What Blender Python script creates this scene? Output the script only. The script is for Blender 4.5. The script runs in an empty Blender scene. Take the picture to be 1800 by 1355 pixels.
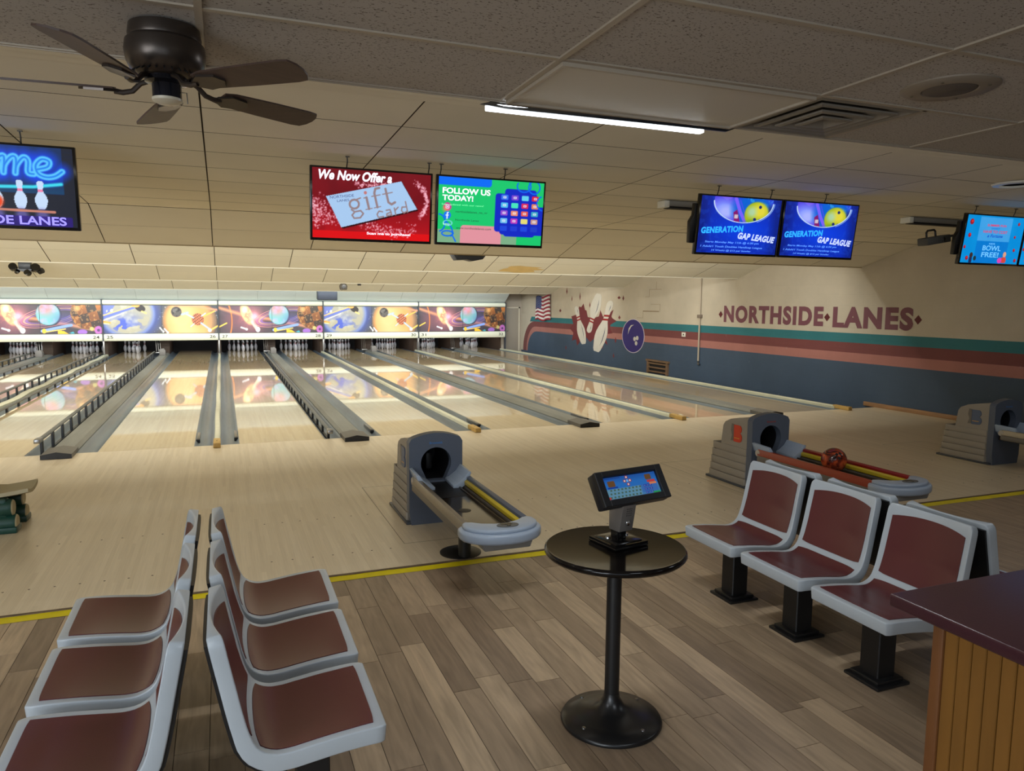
import bpy, bmesh, math, random
import numpy as np
from mathutils import Vector, Matrix
C = bpy.context.scene.collection
SC = bpy.context.scene
random.seed(7); RNG = np.random.default_rng(3)
PI = math.pi; R = math.radians

# ------------------------------------------------------------------ camera, light, exposure
cam = bpy.data.cameras.new('camera'); cam.sensor_width = 36; cam.lens = 36 * 1299.03 / 1800; cam.clip_start = .05
co = bpy.data.objects.new('camera', cam); C.objects.link(co); SC.camera = co
yaw, pitch, roll = .373749, .111347, .0082365
f = Vector((math.sin(yaw) * math.cos(pitch), math.cos(yaw) * math.cos(pitch), -math.sin(pitch)))
r0 = Vector((math.cos(yaw), -math.sin(yaw), 0)); u0 = r0.cross(f)
rr = math.cos(roll) * r0 + math.sin(roll) * u0; uu = -math.sin(roll) * r0 + math.cos(roll) * u0
M = Matrix((rr, uu, -f)).transposed().to_4x4(); M.translation = (.10646, -9.86583, 1.80790)
co.matrix_world = M

SC.view_settings.view_transform = 'Standard'; SC.view_settings.look = 'None'
SC.view_settings.gamma = 1; SC.view_settings.use_curve_mapping = False
SC.view_settings.exposure = 0.0
w = bpy.data.worlds.new('world'); SC.world = w; w.use_nodes = True
w.node_tree.nodes['Background'].inputs[0].default_value = (.5, .5, .55, 1)
w.node_tree.nodes['Background'].inputs[1].default_value = 0.0

# ceiling sections over the lanes: (kink y, kink z, lower edge y, lower edge z); a row of lamps hides behind each lower edge
SECT = [(-.65, 2.83, .51, 2.50), (2.84, 2.735, 3.985, 2.392), (8.0, 2.60, 9.141, 2.266), (13.08, 2.47, 14.227, 2.13)]
XL, XR = -10.4, 11.0
def area(name, loc, rot, sx, sy, power, col):
    l = bpy.data.lights.new(name, 'AREA'); l.shape = 'RECTANGLE'; l.size = sx; l.size_y = sy; l.energy = power; l.color = col
    o = bpy.data.objects.new(name, l); C.objects.link(o); o.location = loc; o.rotation_euler = rot
    return o
WARM = (1, .995, .93); COOL = (.86, .95, 1.0); NEUT = (1, .93, .82)
POW = [420, 400, 400, 290]; COLS = [WARM, WARM, WARM, COOL]; TILT = [38, 60, 64, 60]
for (yk, zk, ye, ze), pw, cl, tl_ in zip(SECT, POW, COLS, TILT):
    area('unseen_edge_lamp', ((XL + 9.9) / 2, ye + .25, ze + .24), (R(tl_), 0, 0), 9.9 - XL, .2, pw, cl)
# added row of unseen lamps behind the flat ceiling edge, brightening the upper tiles
area('unseen_edge_lamp', ((XL + 9.0) / 2, -6.55, 2.80), (R(55), 0, 0), 9.0 - XL, .1, 36, (1, .97, .9))
# unseen lamps added over the seating and the concourse as ambient fill
for x, y, p in [(-2.2, -8.6, 30), (1.9, -10.6, 26), (5.8, -8.6, 10), (-2.2, -11.6, 40), (-6.5, -9.5, 40), (5.8, -11.6, 14)]:
    area('troffer_lamp', (x, y, 2.675), (0, 0, 0), 1.1, .5, p, (.86, .93, 1.0))
area('strip_lamp', (1.80, -6.662, 2.652), (R(-4), R(-.6), 0), 1.14, .030, 22, (.93, .97, 1.0))
# unseen cool fill light added behind the camera to lift the whole room
area('daylight', (-4.2, -13.38, 1.35), (R(90), 0, R(-8)), 10, 2.0, 520, (.86, .93, 1.0))

# ------------------------------------------------------------------ materials
def lin(c):
    c = [v / 255 for v in c[:3]]
    return tuple(v / 12.92 if v <= .04045 else ((v + .055) / 1.055) ** 2.4 for v in c) + (1,)
def nd(nt, t, **k):
    n = nt.nodes.new(t)
    for a, b in k.items(): setattr(n, a, b)
    return n
MATS = {}
def mat(name, col, rough=.5, metal=0, noise=0, ns=6, st=(1, 1, 1), rand=0, bump=0, bs=60, emit=0, coat=0, spec=.5, bst=None, coords='Object'):
    m = bpy.data.materials.new(name); m.use_nodes = True; nt = m.node_tree; b = nt.nodes['Principled BSDF']; L = nt.links.new
    b.inputs['Base Color'].default_value = lin(col); b.inputs['Roughness'].default_value = rough; b.inputs['Metallic'].default_value = metal
    b.inputs['Specular IOR Level'].default_value = spec; b.inputs['Coat Weight'].default_value = coat; b.inputs['Coat Roughness'].default_value = .06
    tc = nd(nt, 'ShaderNodeTexCoord')
    if noise or rand:
        hv = nd(nt, 'ShaderNodeHueSaturation'); hv.inputs['Color'].default_value = lin(col)
        val = None
        if noise:
            mp = nd(nt, 'ShaderNodeMapping'); mp.inputs['Scale'].default_value = st; L(tc.outputs[coords], mp.inputs[0])
            nz = nd(nt, 'ShaderNodeTexNoise'); nz.inputs['Scale'].default_value = ns; nz.inputs['Detail'].default_value = 4
            oi0 = nd(nt, 'ShaderNodeObjectInfo'); ad = nd(nt, 'ShaderNodeVectorMath', operation='ADD'); sc = nd(nt, 'ShaderNodeMath', operation='MULTIPLY'); sc.inputs[1].default_value = 37 if rand else 0
            L(oi0.outputs['Random'], sc.inputs[0]); L(mp.outputs[0], ad.inputs[0]); L(sc.outputs[0], ad.inputs[1]); L(ad.outputs[0], nz.inputs['Vector'])
            mr = nd(nt, 'ShaderNodeMapRange'); mr.inputs[1].default_value = .25; mr.inputs[2].default_value = .75; mr.inputs[3].default_value = 1 - noise; mr.inputs[4].default_value = 1 + noise
            L(nz.outputs['Fac'], mr.inputs[0]); val = mr.outputs[0]
        if rand:
            oi = nd(nt, 'ShaderNodeObjectInfo'); m2 = nd(nt, 'ShaderNodeMapRange'); m2.inputs[3].default_value = 1 - rand; m2.inputs[4].default_value = 1 + rand
            L(oi.outputs['Random'], m2.inputs[0])
            if val is not None:
                mu = nd(nt, 'ShaderNodeMath', operation='MULTIPLY'); L(val, mu.inputs[0]); L(m2.outputs[0], mu.inputs[1]); val = mu.outputs[0]
            else: val = m2.outputs[0]
        L(val, hv.inputs['Value']); L(hv.outputs[0], b.inputs['Base Color'])
    if bump:
        mp = nd(nt, 'ShaderNodeMapping'); mp.inputs['Scale'].default_value = bst or st; L(tc.outputs[coords], mp.inputs[0])
        nz = nd(nt, 'ShaderNodeTexNoise'); nz.inputs['Scale'].default_value = bs; nz.inputs['Detail'].default_value = 3; L(mp.outputs[0], nz.inputs['Vector'])
        bp = nd(nt, 'ShaderNodeBump'); bp.inputs['Strength'].default_value = bump; bp.inputs['Distance'].default_value = .01
        L(nz.outputs['Fac'], bp.inputs['Height']); L(bp.outputs[0], b.inputs['Normal'])
    if emit:
        b.inputs['Emission Color'].default_value = lin(col); b.inputs['Emission Strength'].default_value = emit
    MATS[name] = m
    return m
def vcol_mat(name, emit=0, rough=.35):
    m = bpy.data.materials.new(name); m.use_nodes = True; nt = m.node_tree; b = nt.nodes['Principled BSDF']
    a = nd(nt, 'ShaderNodeVertexColor', layer_name='col')
    if emit:
        b.inputs['Base Color'].default_value = (.01, .01, .01, 1); nt.links.new(a.outputs[0], b.inputs['Emission Color']); b.inputs['Emission Strength'].default_value = emit
    else: nt.links.new(a.outputs[0], b.inputs['Base Color'])
    b.inputs['Roughness'].default_value = rough
    if emit: b.inputs['Specular IOR Level'].default_value = .12
    return m
def board_mat(name, ca, cb, rough, width, grain=.12, bump=.0, coat=0):
    """strip flooring: narrow boards along y, colour steps per board plus fine grain"""
    m = bpy.data.materials.new(name); m.use_nodes = True; nt = m.node_tree; b = nt.nodes['Principled BSDF']; L = nt.links.new
    tc = nd(nt, 'ShaderNodeTexCoord'); sx = nd(nt, 'ShaderNodeSeparateXYZ'); L(tc.outputs['Object'], sx.inputs[0])
    dv = nd(nt, 'ShaderNodeMath', operation='DIVIDE'); dv.inputs[1].default_value = width; L(sx.outputs[0], dv.inputs[0])
    fl = nd(nt, 'ShaderNodeMath', operation='FLOOR'); L(dv.outputs[0], fl.inputs[0])
    wn = nd(nt, 'ShaderNodeTexWhiteNoise', noise_dimensions='2D'); cb2 = nd(nt, 'ShaderNodeCombineXYZ'); L(fl.outputs[0], cb2.inputs[0])
    dy = nd(nt, 'ShaderNodeMath', operation='DIVIDE'); dy.inputs[1].default_value = 1.3; L(sx.outputs[1], dy.inputs[0])
    ay = nd(nt, 'ShaderNodeMath', operation='ADD'); ms = nd(nt, 'ShaderNodeMath', operation='MULTIPLY'); ms.inputs[1].default_value = .37; L(fl.outputs[0], ms.inputs[0]); L(dy.outputs[0], ay.inputs[0]); L(ms.outputs[0], ay.inputs[1])
    fy = nd(nt, 'ShaderNodeMath', operation='FLOOR'); L(ay.outputs[0], fy.inputs[0]); L(fy.outputs[0], cb2.inputs[1]); L(cb2.outputs[0], wn.inputs['Vector'])
    mp = nd(nt, 'ShaderNodeMapping'); mp.inputs['Scale'].default_value = (60, 1.2, 1); L(tc.outputs['Object'], mp.inputs[0])
    nz = nd(nt, 'ShaderNodeTexNoise'); nz.inputs['Scale'].default_value = 2.2; nz.inputs['Detail'].default_value = 4; L(mp.outputs[0], nz.inputs['Vector'])
    mx = nd(nt, 'ShaderNodeMix', data_type='RGBA'); mx.inputs[6].default_value = lin(ca); mx.inputs[7].default_value = lin(cb); L(wn.outputs['Value'], mx.inputs[0])
    mr = nd(nt, 'ShaderNodeMapRange'); mr.inputs[1].default_value = .3; mr.inputs[2].default_value = .7; mr.inputs[3].default_value = 1 - grain; mr.inputs[4].default_value = 1 + grain; L(nz.outputs['Fac'], mr.inputs[0])
    hv = nd(nt, 'ShaderNodeHueSaturation'); L(mx.outputs[2], hv.inputs['Color']); L(mr.outputs[0], hv.inputs['Value']); L(hv.outputs[0], b.inputs['Base Color'])
    b.inputs['Roughness'].default_value = rough; b.inputs['Coat Weight'].default_value = coat; b.inputs['Coat Roughness'].default_value = .03
    if bump:
        bp = nd(nt, 'ShaderNodeBump'); bp.inputs['Strength'].default_value = bump; bp.inputs['Distance'].default_value = .002
        mp2 = nd(nt, 'ShaderNodeMapping'); mp2.inputs['Scale'].default_value = (9, .8, 1); L(tc.outputs['Object'], mp2.inputs[0])
        n2 = nd(nt, 'ShaderNodeTexNoise'); n2.inputs['Scale'].default_value = 3; n2.inputs['Detail'].default_value = 2; L(mp2.outputs[0], n2.inputs['Vector'])
        L(n2.outputs['Fac'], bp.inputs['Height']); L(bp.outputs[0], b.inputs['Normal']); L(bp.outputs[0], b.inputs['Coat Normal'])
    return m
def plank_mat(name, ca, cb, rough):
    """oak vinyl: per-plank tone from object random, cathedral grain from distorted bands"""
    m = bpy.data.materials.new(name); m.use_nodes = True; nt = m.node_tree; b = nt.nodes['Principled BSDF']; L = nt.links.new
    tc = nd(nt, 'ShaderNodeTexCoord'); oi = nd(nt, 'ShaderNodeObjectInfo')
    s = nd(nt, 'ShaderNodeMath', operation='MULTIPLY'); s.inputs[1].default_value = 91; L(oi.outputs['Random'], s.inputs[0])
    mp = nd(nt, 'ShaderNodeMapping'); mp.inputs['Scale'].default_value = (16, 1.6, 1); L(tc.outputs['Object'], mp.inputs[0])
    ad = nd(nt, 'ShaderNodeVectorMath', operation='ADD'); L(mp.outputs[0], ad.inputs[0]); L(s.outputs[0], ad.inputs[1])
    nz = nd(nt, 'ShaderNodeTexNoise'); nz.inputs['Scale'].default_value = 1.6; nz.inputs['Detail'].default_value = 5; nz.inputs['Distortion'].default_value = .8; L(ad.outputs[0], nz.inputs['Vector'])
    mp3 = nd(nt, 'ShaderNodeMapping'); mp3.inputs['Scale'].default_value = (7, 1.0, 1); L(tc.outputs['Object'], mp3.inputs[0])
    ad3 = nd(nt, 'ShaderNodeVectorMath', operation='ADD'); L(mp3.outputs[0], ad3.inputs[0]); L(s.outputs[0], ad3.inputs[1])
    n3 = nd(nt, 'ShaderNodeTexNoise'); n3.inputs['Scale'].default_value = .9; n3.inputs['Detail'].default_value = 2; L(ad3.outputs[0], n3.inputs['Vector'])
    mm = nd(nt, 'ShaderNodeMath', operation='MULTIPLY'); mm.inputs[1].default_value = 16; L(n3.outputs['Fac'], mm.inputs[0])
    fr = nd(nt, 'ShaderNodeMath', operation='PINGPONG'); fr.inputs[1].default_value = 1; L(mm.outputs[0], fr.inputs[0])
    a1 = nd(nt, 'ShaderNodeMath', operation='MULTIPLY'); a1.inputs[1].default_value = .14; L(fr.outputs[0], a1.inputs[0])
    a2 = nd(nt, 'ShaderNodeMath', operation='ADD'); L(nz.outputs['Fac'], a2.inputs[0]); L(a1.outputs[0], a2.inputs[1])
    cr = nd(nt, 'ShaderNodeMapRange'); cr.inputs[1].default_value = .3; cr.inputs[2].default_value = .85; cr.inputs[3].default_value = .72; cr.inputs[4].default_value = 1.22; L(a2.outputs[0], cr.inputs[0])
    mx = nd(nt, 'ShaderNodeMix', data_type='RGBA'); mx.inputs[6].default_value = lin(ca); mx.inputs[7].default_value = lin(cb); L(oi.outputs['Random'], mx.inputs[0])
    hv = nd(nt, 'ShaderNodeHueSaturation'); L(mx.outputs[2], hv.inputs['Color']); L(cr.outputs[0], hv.inputs['Value']); L(hv.outputs[0], b.inputs['Base Color'])
    b.inputs['Roughness'].default_value = rough
    return m
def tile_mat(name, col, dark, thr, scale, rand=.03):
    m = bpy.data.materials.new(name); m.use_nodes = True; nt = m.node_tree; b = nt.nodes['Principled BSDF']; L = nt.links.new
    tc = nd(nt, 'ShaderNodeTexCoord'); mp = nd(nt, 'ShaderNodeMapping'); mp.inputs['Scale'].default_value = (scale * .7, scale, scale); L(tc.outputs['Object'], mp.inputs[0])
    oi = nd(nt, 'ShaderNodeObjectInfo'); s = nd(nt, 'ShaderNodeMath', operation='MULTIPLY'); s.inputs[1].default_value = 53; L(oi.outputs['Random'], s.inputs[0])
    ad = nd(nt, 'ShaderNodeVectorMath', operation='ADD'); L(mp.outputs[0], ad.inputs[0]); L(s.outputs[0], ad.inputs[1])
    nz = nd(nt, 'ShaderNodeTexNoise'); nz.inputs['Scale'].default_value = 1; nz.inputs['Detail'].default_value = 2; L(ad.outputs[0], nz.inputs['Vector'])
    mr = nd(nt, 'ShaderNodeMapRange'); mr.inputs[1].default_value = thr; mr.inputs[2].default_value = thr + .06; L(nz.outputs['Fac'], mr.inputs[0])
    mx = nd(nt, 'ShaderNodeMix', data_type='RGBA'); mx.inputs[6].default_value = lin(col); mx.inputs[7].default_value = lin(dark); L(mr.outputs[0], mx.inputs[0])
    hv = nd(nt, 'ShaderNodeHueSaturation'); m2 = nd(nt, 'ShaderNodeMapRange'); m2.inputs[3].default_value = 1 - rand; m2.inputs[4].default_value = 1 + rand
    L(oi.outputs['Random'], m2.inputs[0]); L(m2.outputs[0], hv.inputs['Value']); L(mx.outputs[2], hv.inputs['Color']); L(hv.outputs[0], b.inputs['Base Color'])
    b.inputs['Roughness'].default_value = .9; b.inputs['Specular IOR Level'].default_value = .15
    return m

lane_m = board_mat('maple_lane', (206, 184, 142), (194, 170, 128), .3, .027, .05, 0, coat=1.0)
appr_m = board_mat('maple_approach', (220, 204, 174), (210, 193, 162), .34, .03, .06, .02, coat=.12)
plank_m = plank_mat('oak_plank', (136, 116, 95), (186, 163, 134), .4)
gut_m = mat('gutter_plastic', (92, 102, 108), .32, noise=.18, ns=3, st=(8, .6, 4))
cap_m = mat('cap_grey', (112, 112, 104), .45, noise=.14, ns=4, st=(4, .5, 1))
cream_m = mat('cream_capping', (196, 194, 168), .35, noise=.08, ns=5)
black_m = mat('black_plastic', (22, 23, 26), .4)
gloss_black = mat('gloss_black', (16, 15, 15), .16)
satin_black = mat('satin_black', (20, 20, 21), .42, noise=.1, ns=8)
ywood = mat('yellow_wood', (190, 154, 84), .5, noise=.15, ns=10, st=(4, 1, 4))
steel = mat('steel', (150, 150, 150), .3, 1)
chrome = mat('chrome', (190, 192, 196), .15, 1)
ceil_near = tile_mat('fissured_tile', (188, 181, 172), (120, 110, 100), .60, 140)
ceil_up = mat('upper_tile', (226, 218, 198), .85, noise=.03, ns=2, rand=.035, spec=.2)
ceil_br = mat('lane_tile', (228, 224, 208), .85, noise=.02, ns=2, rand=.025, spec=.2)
ceil_cool = mat('rear_tile', (200, 208, 204), .85, rand=.02, spec=.2)
grid_m = mat('ceiling_grid', (176, 164, 146), .5)
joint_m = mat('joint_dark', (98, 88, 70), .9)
hood_m = mat('hood_taupe', (150, 142, 130), .5, noise=.04, ns=4)
face_m = mat('hood_slate', (84, 92, 106), .38)
hole_m = mat('hood_tunnel', (14, 14, 16), .5)
pale_blue = mat('pale_blue_plastic', (158, 172, 190), .28)
slate_dark = mat('slate_dark', (58, 62, 70), .4)
shell_m = mat('chair_shell', (176, 184, 190), .26, noise=.03, ns=6)
pad_m = mat('chair_pad', (90, 42, 43), .3, noise=.07, ns=3, bump=.05, bs=300)
wall_beige = (188, 178, 160)
white_m = mat('white_plastic', (222, 220, 208), .35)
housing_m = mat('mask_white', (226, 228, 208), .4)
pit_m = mat('pit_dark', (24, 22, 22), .8)
kick_m = mat('kickback_brown', (66, 50, 38), .6, noise=.2, ns=4)

# ------------------------------------------------------------------ mesh helpers
class MB:
    def __init__(s): s.v = []; s.f = []; s.mi = []
    def add(s, vs, fs, m=0):
        o = len(s.v); s.v += [tuple(v) for v in vs]; s.f += [tuple(i + o for i in q) for q in fs]; s.mi += [m] * len(fs)
        return s
    def bm(s, bm, m=0, mx=None):
        if mx is not None: bm.transform(mx)
        bm.verts.index_update()
        s.add([v.co[:] for v in bm.verts], [[v.index for v in q.verts] for q in bm.faces], m); bm.free(); return s
    def box(s, x0, x1, y0, y1, z0, z1, bev=0, seg=2, m=0, mx=None):
        b = bmesh.new(); bmesh.ops.create_cube(b, size=1)
        for v in b.verts: v.co = Vector(((x0 + x1) / 2 + v.co.x * (x1 - x0), (y0 + y1) / 2 + v.co.y * (y1 - y0), (z0 + z1) / 2 + v.co.z * (z1 - z0)))
        if bev: bmesh.ops.bevel(b, geom=b.edges[:], offset=bev, segments=seg, profile=.5, affect='EDGES')
        return s.bm(b, m, mx)
    def prism(s, pts, vec, bev=0, seg=2, m=0, mx=None, bev_all=True):
        b = bmesh.new(); vs = [b.verts.new(p) for p in pts]; fc = b.faces.new(vs)
        ex = bmesh.ops.extrude_face_region(b, geom=[fc]); nv = [g for g in ex['geom'] if isinstance(g, bmesh.types.BMVert)]
        bmesh.ops.translate(b, verts=nv, vec=vec); bmesh.ops.recalc_face_normals(b, faces=b.faces[:])
        if bev:
            nvs = set(nv); vset = set(vs)
            es = b.edges[:] if bev_all else [e for e in b.edges if (e.verts[0] in nvs) == (e.verts[1] in nvs)]
            bmesh.ops.bevel(b, geom=es, offset=bev, segments=seg, profile=.5, affect='EDGES')
        return s.bm(b, m, mx)
    def lathe(s, prof, n=24, c=(0, 0, 0), m=0, mx=None, axis='z'):
        vs = []; fs = []
        for (r_, z) in prof:
            for i in range(n):
                a = 2 * PI * i / n; vs.append(Vector((r_ * math.cos(a), r_ * math.sin(a), z)))
        k = len(prof)
        for j in range(k - 1):
            for i in range(n): fs.append((j * n + i, j * n + (i + 1) % n, (j + 1) * n + (i + 1) % n, (j + 1) * n + i))
        if prof[0][0] > 1e-5: fs.append(tuple(range(n))[::-1])
        if prof[-1][0] > 1e-5: fs.append(tuple((k - 1) * n + i for i in range(n)))
        T = Matrix.Translation(c)
        if axis == 'y': T = T @ Matrix.Rotation(R(90), 4, 'X')
        if axis == 'x': T = T @ Matrix.Rotation(R(90), 4, 'Y')
        if mx is not None: T = mx @ T
        return s.add([T @ v for v in vs], fs, m)
    def tube(s, path, r_, n=8, m=0, flat=1):
        P = [Vector(p) for p in path]; vs = []; fs = []
        for i, p in enumerate(P):
            t = (P[min(i + 1, len(P) - 1)] - P[max(i - 1, 0)]).normalized()
            a = t.cross(Vector((0, 0, 1)));
            if a.length < 1e-3: a = Vector((1, 0, 0))
            a.normalize(); b = a.cross(t)
            rd = r_[i] if isinstance(r_, (list, tuple)) else r_
            for k in range(n): q = 2 * PI * k / n; vs.append(p + a * rd * math.cos(q) + b * rd * flat * math.sin(q))
        for i in range(len(P) - 1):
            for k in range(n): fs.append((i * n + k, i * n + (k + 1) % n, (i + 1) * n + (k + 1) % n, (i + 1) * n + k))
        fs += [tuple(range(n))[::-1], tuple((len(P) - 1) * n + k for k in range(n))]
        return s.add(vs, fs, m)
    def flat(s, pts, m=0): return s.add(pts, [tuple(range(len(pts)))], m)
    def build(s, name, mats, parent=None, loc=None, smooth=35, kind=None, label=None, rot=None):
        me = bpy.data.meshes.new(name); me.from_pydata(s.v, [], s.f)
        for m in (mats if isinstance(mats, (list, tuple)) else [mats]): me.materials.append(m)
        me.polygons.foreach_set('material_index', s.mi); me.update()
        b = bmesh.new(); b.from_mesh(me); bmesh.ops.recalc_face_normals(b, faces=b.faces[:]) if smooth is not None and smooth >= 0 else None; b.to_mesh(me); b.free()
        if smooth and smooth > 0: me.shade_smooth(); me.set_sharp_from_angle(angle=R(smooth))
        return link(name, me, parent, loc, kind, label, rot)
def link(name, me, parent=None, loc=None, kind=None, label=None, rot=None):
    o = bpy.data.objects.new(name, me); C.objects.link(o)
    if parent is not None: o.parent = parent
    if loc is not None: o.location = loc
    if rot is not None: o.rotation_euler = rot
    if kind: o['kind'] = kind
    if label: o['label'] = label
    return o
def thing(name, label, cat, loc=(0, 0, 0), rz=0, group=None):
    o = bpy.data.objects.new(name, None); C.objects.link(o); o.location = loc; o.rotation_euler = (0, 0, rz); o.empty_display_size = .1
    return tag(o, label, cat, group)
def tag(o, label, cat, group=None):
    o['label'] = label; o['category'] = cat
    if group: o['group'] = group
    return o
KIDS = {}
def dup(o, parent=None):
    c = o.copy(); C.objects.link(c)
    if parent is not None: c.parent = parent
    for ch in list(o.children): dup(ch, c)
    return c
def relabel(o, label, group=None):
    o['label'] = label
    if group: o['group'] = group

def text_mesh(body, x0, x1, z0, z1, bold=0, shear=0, keep=False, depth=0, space=1):
    """lettering in the local xz plane (reads from -y), fitted to the box x0..x1, z0..z1"""
    cu = bpy.data.curves.new('txt', 'FONT'); cu.body = body; cu.size = 1; cu.shear = shear; cu.offset = bold; cu.fill_mode = 'FRONT'; cu.resolution_u = 4; cu.extrude = depth; cu.space_character = space
    ob = bpy.data.objects.new('txt', cu); C.objects.link(ob)
    dg = bpy.context.evaluated_depsgraph_get(); me = bpy.data.meshes.new_from_object(ob.evaluated_get(dg))
    bpy.data.objects.remove(ob); bpy.data.curves.remove(cu)
    n = len(me.vertices); co_ = np.empty(n * 3); me.vertices.foreach_get('co', co_); co_ = co_.reshape(-1, 3)
    mn, mx = co_.min(0), co_.max(0); sx = (x1 - x0) / max(mx[0] - mn[0], 1e-6); sz = (z1 - z0) / max(mx[1] - mn[1], 1e-6)
    if keep: sx = sz = min(sx, sz)
    out = np.zeros_like(co_); out[:, 0] = x0 + (co_[:, 0] - mn[0]) * sx; out[:, 2] = z0 + (co_[:, 1] - mn[1]) * sz; out[:, 1] = -co_[:, 2]
    return me, out
def text(body, box, y, m, parent, name='lettering', bold=0, shear=0, rot=0, depth=0, about=None, label=None, space=1):
    me, c = text_mesh(body, *box, bold=bold, shear=shear, depth=depth, space=space)
    if rot:
        cx, cz = about or ((box[0] + box[1]) / 2, (box[2] + box[3]) / 2); a = R(rot)
        dx, dz = c[:, 0] - cx, c[:, 2] - cz; c[:, 0] = cx + dx * math.cos(a) - dz * math.sin(a); c[:, 2] = cz + dx * math.sin(a) + dz * math.cos(a)
    c[:, 1] += y; me.vertices.foreach_set('co', c.ravel()); me.materials.clear(); me.materials.append(m); me.update()
    return link(name, me, parent, label=label)

# ------------------------------------------------------------------ flat prints: coloured grids painted point by point
class Canvas:
    def __init__(s, w_, h_, nx, bg):
        s.w, s.h = w_, h_; s.nx = nx; s.ny = max(2, int(round(nx * h_ / w_)))
        X, Y = np.meshgrid(np.linspace(0, w_, s.nx + 1), np.linspace(0, h_, s.ny + 1)); s.X, s.Y = X, Y
        s.c = np.empty(X.shape + (3,)); s.c[:] = bg
    def mix(s, a, col):
        a = np.clip(a, 0, 1)[..., None]; col = np.asarray(col, float)
        s.c = s.c * (1 - a) + col * a; return s
    def e(s): return s.w / s.nx * .8
    def ell(s, cx, cy, rx, ry, col, rot=0, soft=None, op=1):
        a = R(rot); dx, dy = s.X - cx, s.Y - cy; u = (dx * math.cos(a) + dy * math.sin(a)) / rx; v = (-dx * math.sin(a) + dy * math.cos(a)) / ry
        d = (np.sqrt(u * u + v * v) - 1) * min(rx, ry); so = soft or s.e()
        return s.mix(np.clip(.5 - d / so, 0, 1) * op, col)
    def ring(s, cx, cy, rx, ry, wd, col, rot=0, a0=None, a1=None, op=1):
        a = R(rot); dx, dy = s.X - cx, s.Y - cy; u = (dx * math.cos(a) + dy * math.sin(a)) / rx; v = (-dx * math.sin(a) + dy * math.cos(a)) / ry
        d = np.abs(np.sqrt(u * u + v * v) - 1) * min(rx, ry) - wd / 2; k = np.clip(.5 - d / s.e(), 0, 1) * op
        if a0 is not None:
            an = np.degrees(np.arctan2(v, u)) % 360; k = k * ((an >= a0) & (an <= a1) if a0 < a1 else (an >= a0) | (an <= a1))
        return s.mix(k, col)
    def line(s, pts, wd, col, soft=None, op=1):
        d = np.full(s.X.shape, 1e9)
        for (x0, y0), (x1, y1) in zip(pts[:-1], pts[1:]):
            dx, dy = x1 - x0, y1 - y0; L2 = dx * dx + dy * dy + 1e-12; t = np.clip(((s.X - x0) * dx + (s.Y - y0) * dy) / L2, 0, 1)
            d = np.minimum(d, np.hypot(s.X - x0 - t * dx, s.Y - y0 - t * dy))
        return s.mix(np.clip(.5 - (d - wd / 2) / (soft or s.e()), 0, 1) * op, col)
    def poly(s, pts, col, op=1):
        ins = np.zeros(s.X.shape, bool); n = len(pts)
        for i in range(n):
            (x0, y0), (x1, y1) = pts[i], pts[(i + 1) % n]
            if y0 == y1: continue
            ins ^= ((s.Y < y0) != (s.Y < y1)) & (s.X < x0 + (s.Y - y0) * (x1 - x0) / (y1 - y0))
        return s.mix(ins * op, col)
    def rect(s, x0, x1, y0, y1, col, rad=0, op=1):
        cx, cy, hx, hy = (x0 + x1) / 2, (y0 + y1) / 2, (x1 - x0) / 2 - rad, (y1 - y0) / 2 - rad
        d = np.hypot(np.maximum(np.abs(s.X - cx) - hx, 0), np.maximum(np.abs(s.Y - cy) - hy, 0)) - rad
        return s.mix(np.clip(.5 - d / s.e(), 0, 1) * op, col)
    def noise(s, k, seed):
        g = np.random.default_rng(seed); tot = np.zeros(s.X.shape)
        for o in range(3):
            m = k * 2 ** o; G = g.random((m + 3, m + 3)); x = s.X / s.w * m; y = s.Y / s.w * m; xi = x.astype(int); yi = np.minimum(y.astype(int), m + 1); fx = x - xi; fy = y - yi
            fx = fx * fx * (3 - 2 * fx); fy = fy * fy * (3 - 2 * fy)
            tot += (G[yi, xi] * (1 - fx) * (1 - fy) + G[yi, xi + 1] * fx * (1 - fy) + G[yi + 1, xi] * (1 - fx) * fy + G[yi + 1, xi + 1] * fx * fy) / 2 ** o
        return tot / 1.75
    def sparkle(s, fn, n, col, rad, seed):
        g = np.random.default_rng(seed)
        for i in range(n):
            x, y = fn(g); k = np.exp(-((s.X - x) ** 2 + (s.Y - y) ** 2) / (rad * (.4 + g.random())) ** 2); s.mix(k * (.4 + .6 * g.random()), col)
    def mesh(s, name, x0, z0, y, m, i0=0, i1=None, scale=1):
        i1 = s.nx if i1 is None else i1
        X = s.X[:, i0:i1 + 1]; Y = s.Y[:, i0:i1 + 1]; c = s.c[:, i0:i1 + 1]; ny, nx = X.shape
        v = np.stack([x0 + X * scale, np.full(X.shape, y), z0 + Y * scale], -1).reshape(-1, 3)
        idx = np.arange(nx * ny).reshape(ny, nx); q = np.stack([idx[:-1, :-1], idx[:-1, 1:], idx[1:, 1:], idx[1:, :-1]], -1).reshape(-1, 4)
        me = bpy.data.meshes.new(name); me.vertices.add(len(v)); me.vertices.foreach_set('co', v.ravel())
        me.loops.add(q.size); me.loops.foreach_set('vertex_index', q.ravel().astype(np.int32)); me.polygons.add(len(q)); me.polygons.foreach_set('loop_start', np.arange(0, q.size, 4, dtype=np.int32))
        me.update(calc_edges=True)
        l = np.clip(c, 0, 255) / 255; l = np.where(l <= .04045, l / 12.92, ((l + .055) / 1.055) ** 2.4)
        ca = me.color_attributes.new('col', 'FLOAT_COLOR', 'POINT'); ca.data.foreach_set('color', np.concatenate([l, np.ones(l.shape[:2] + (1,))], -1).reshape(-1).astype(np.float32))
        me.materials.append(m); return me

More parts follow.
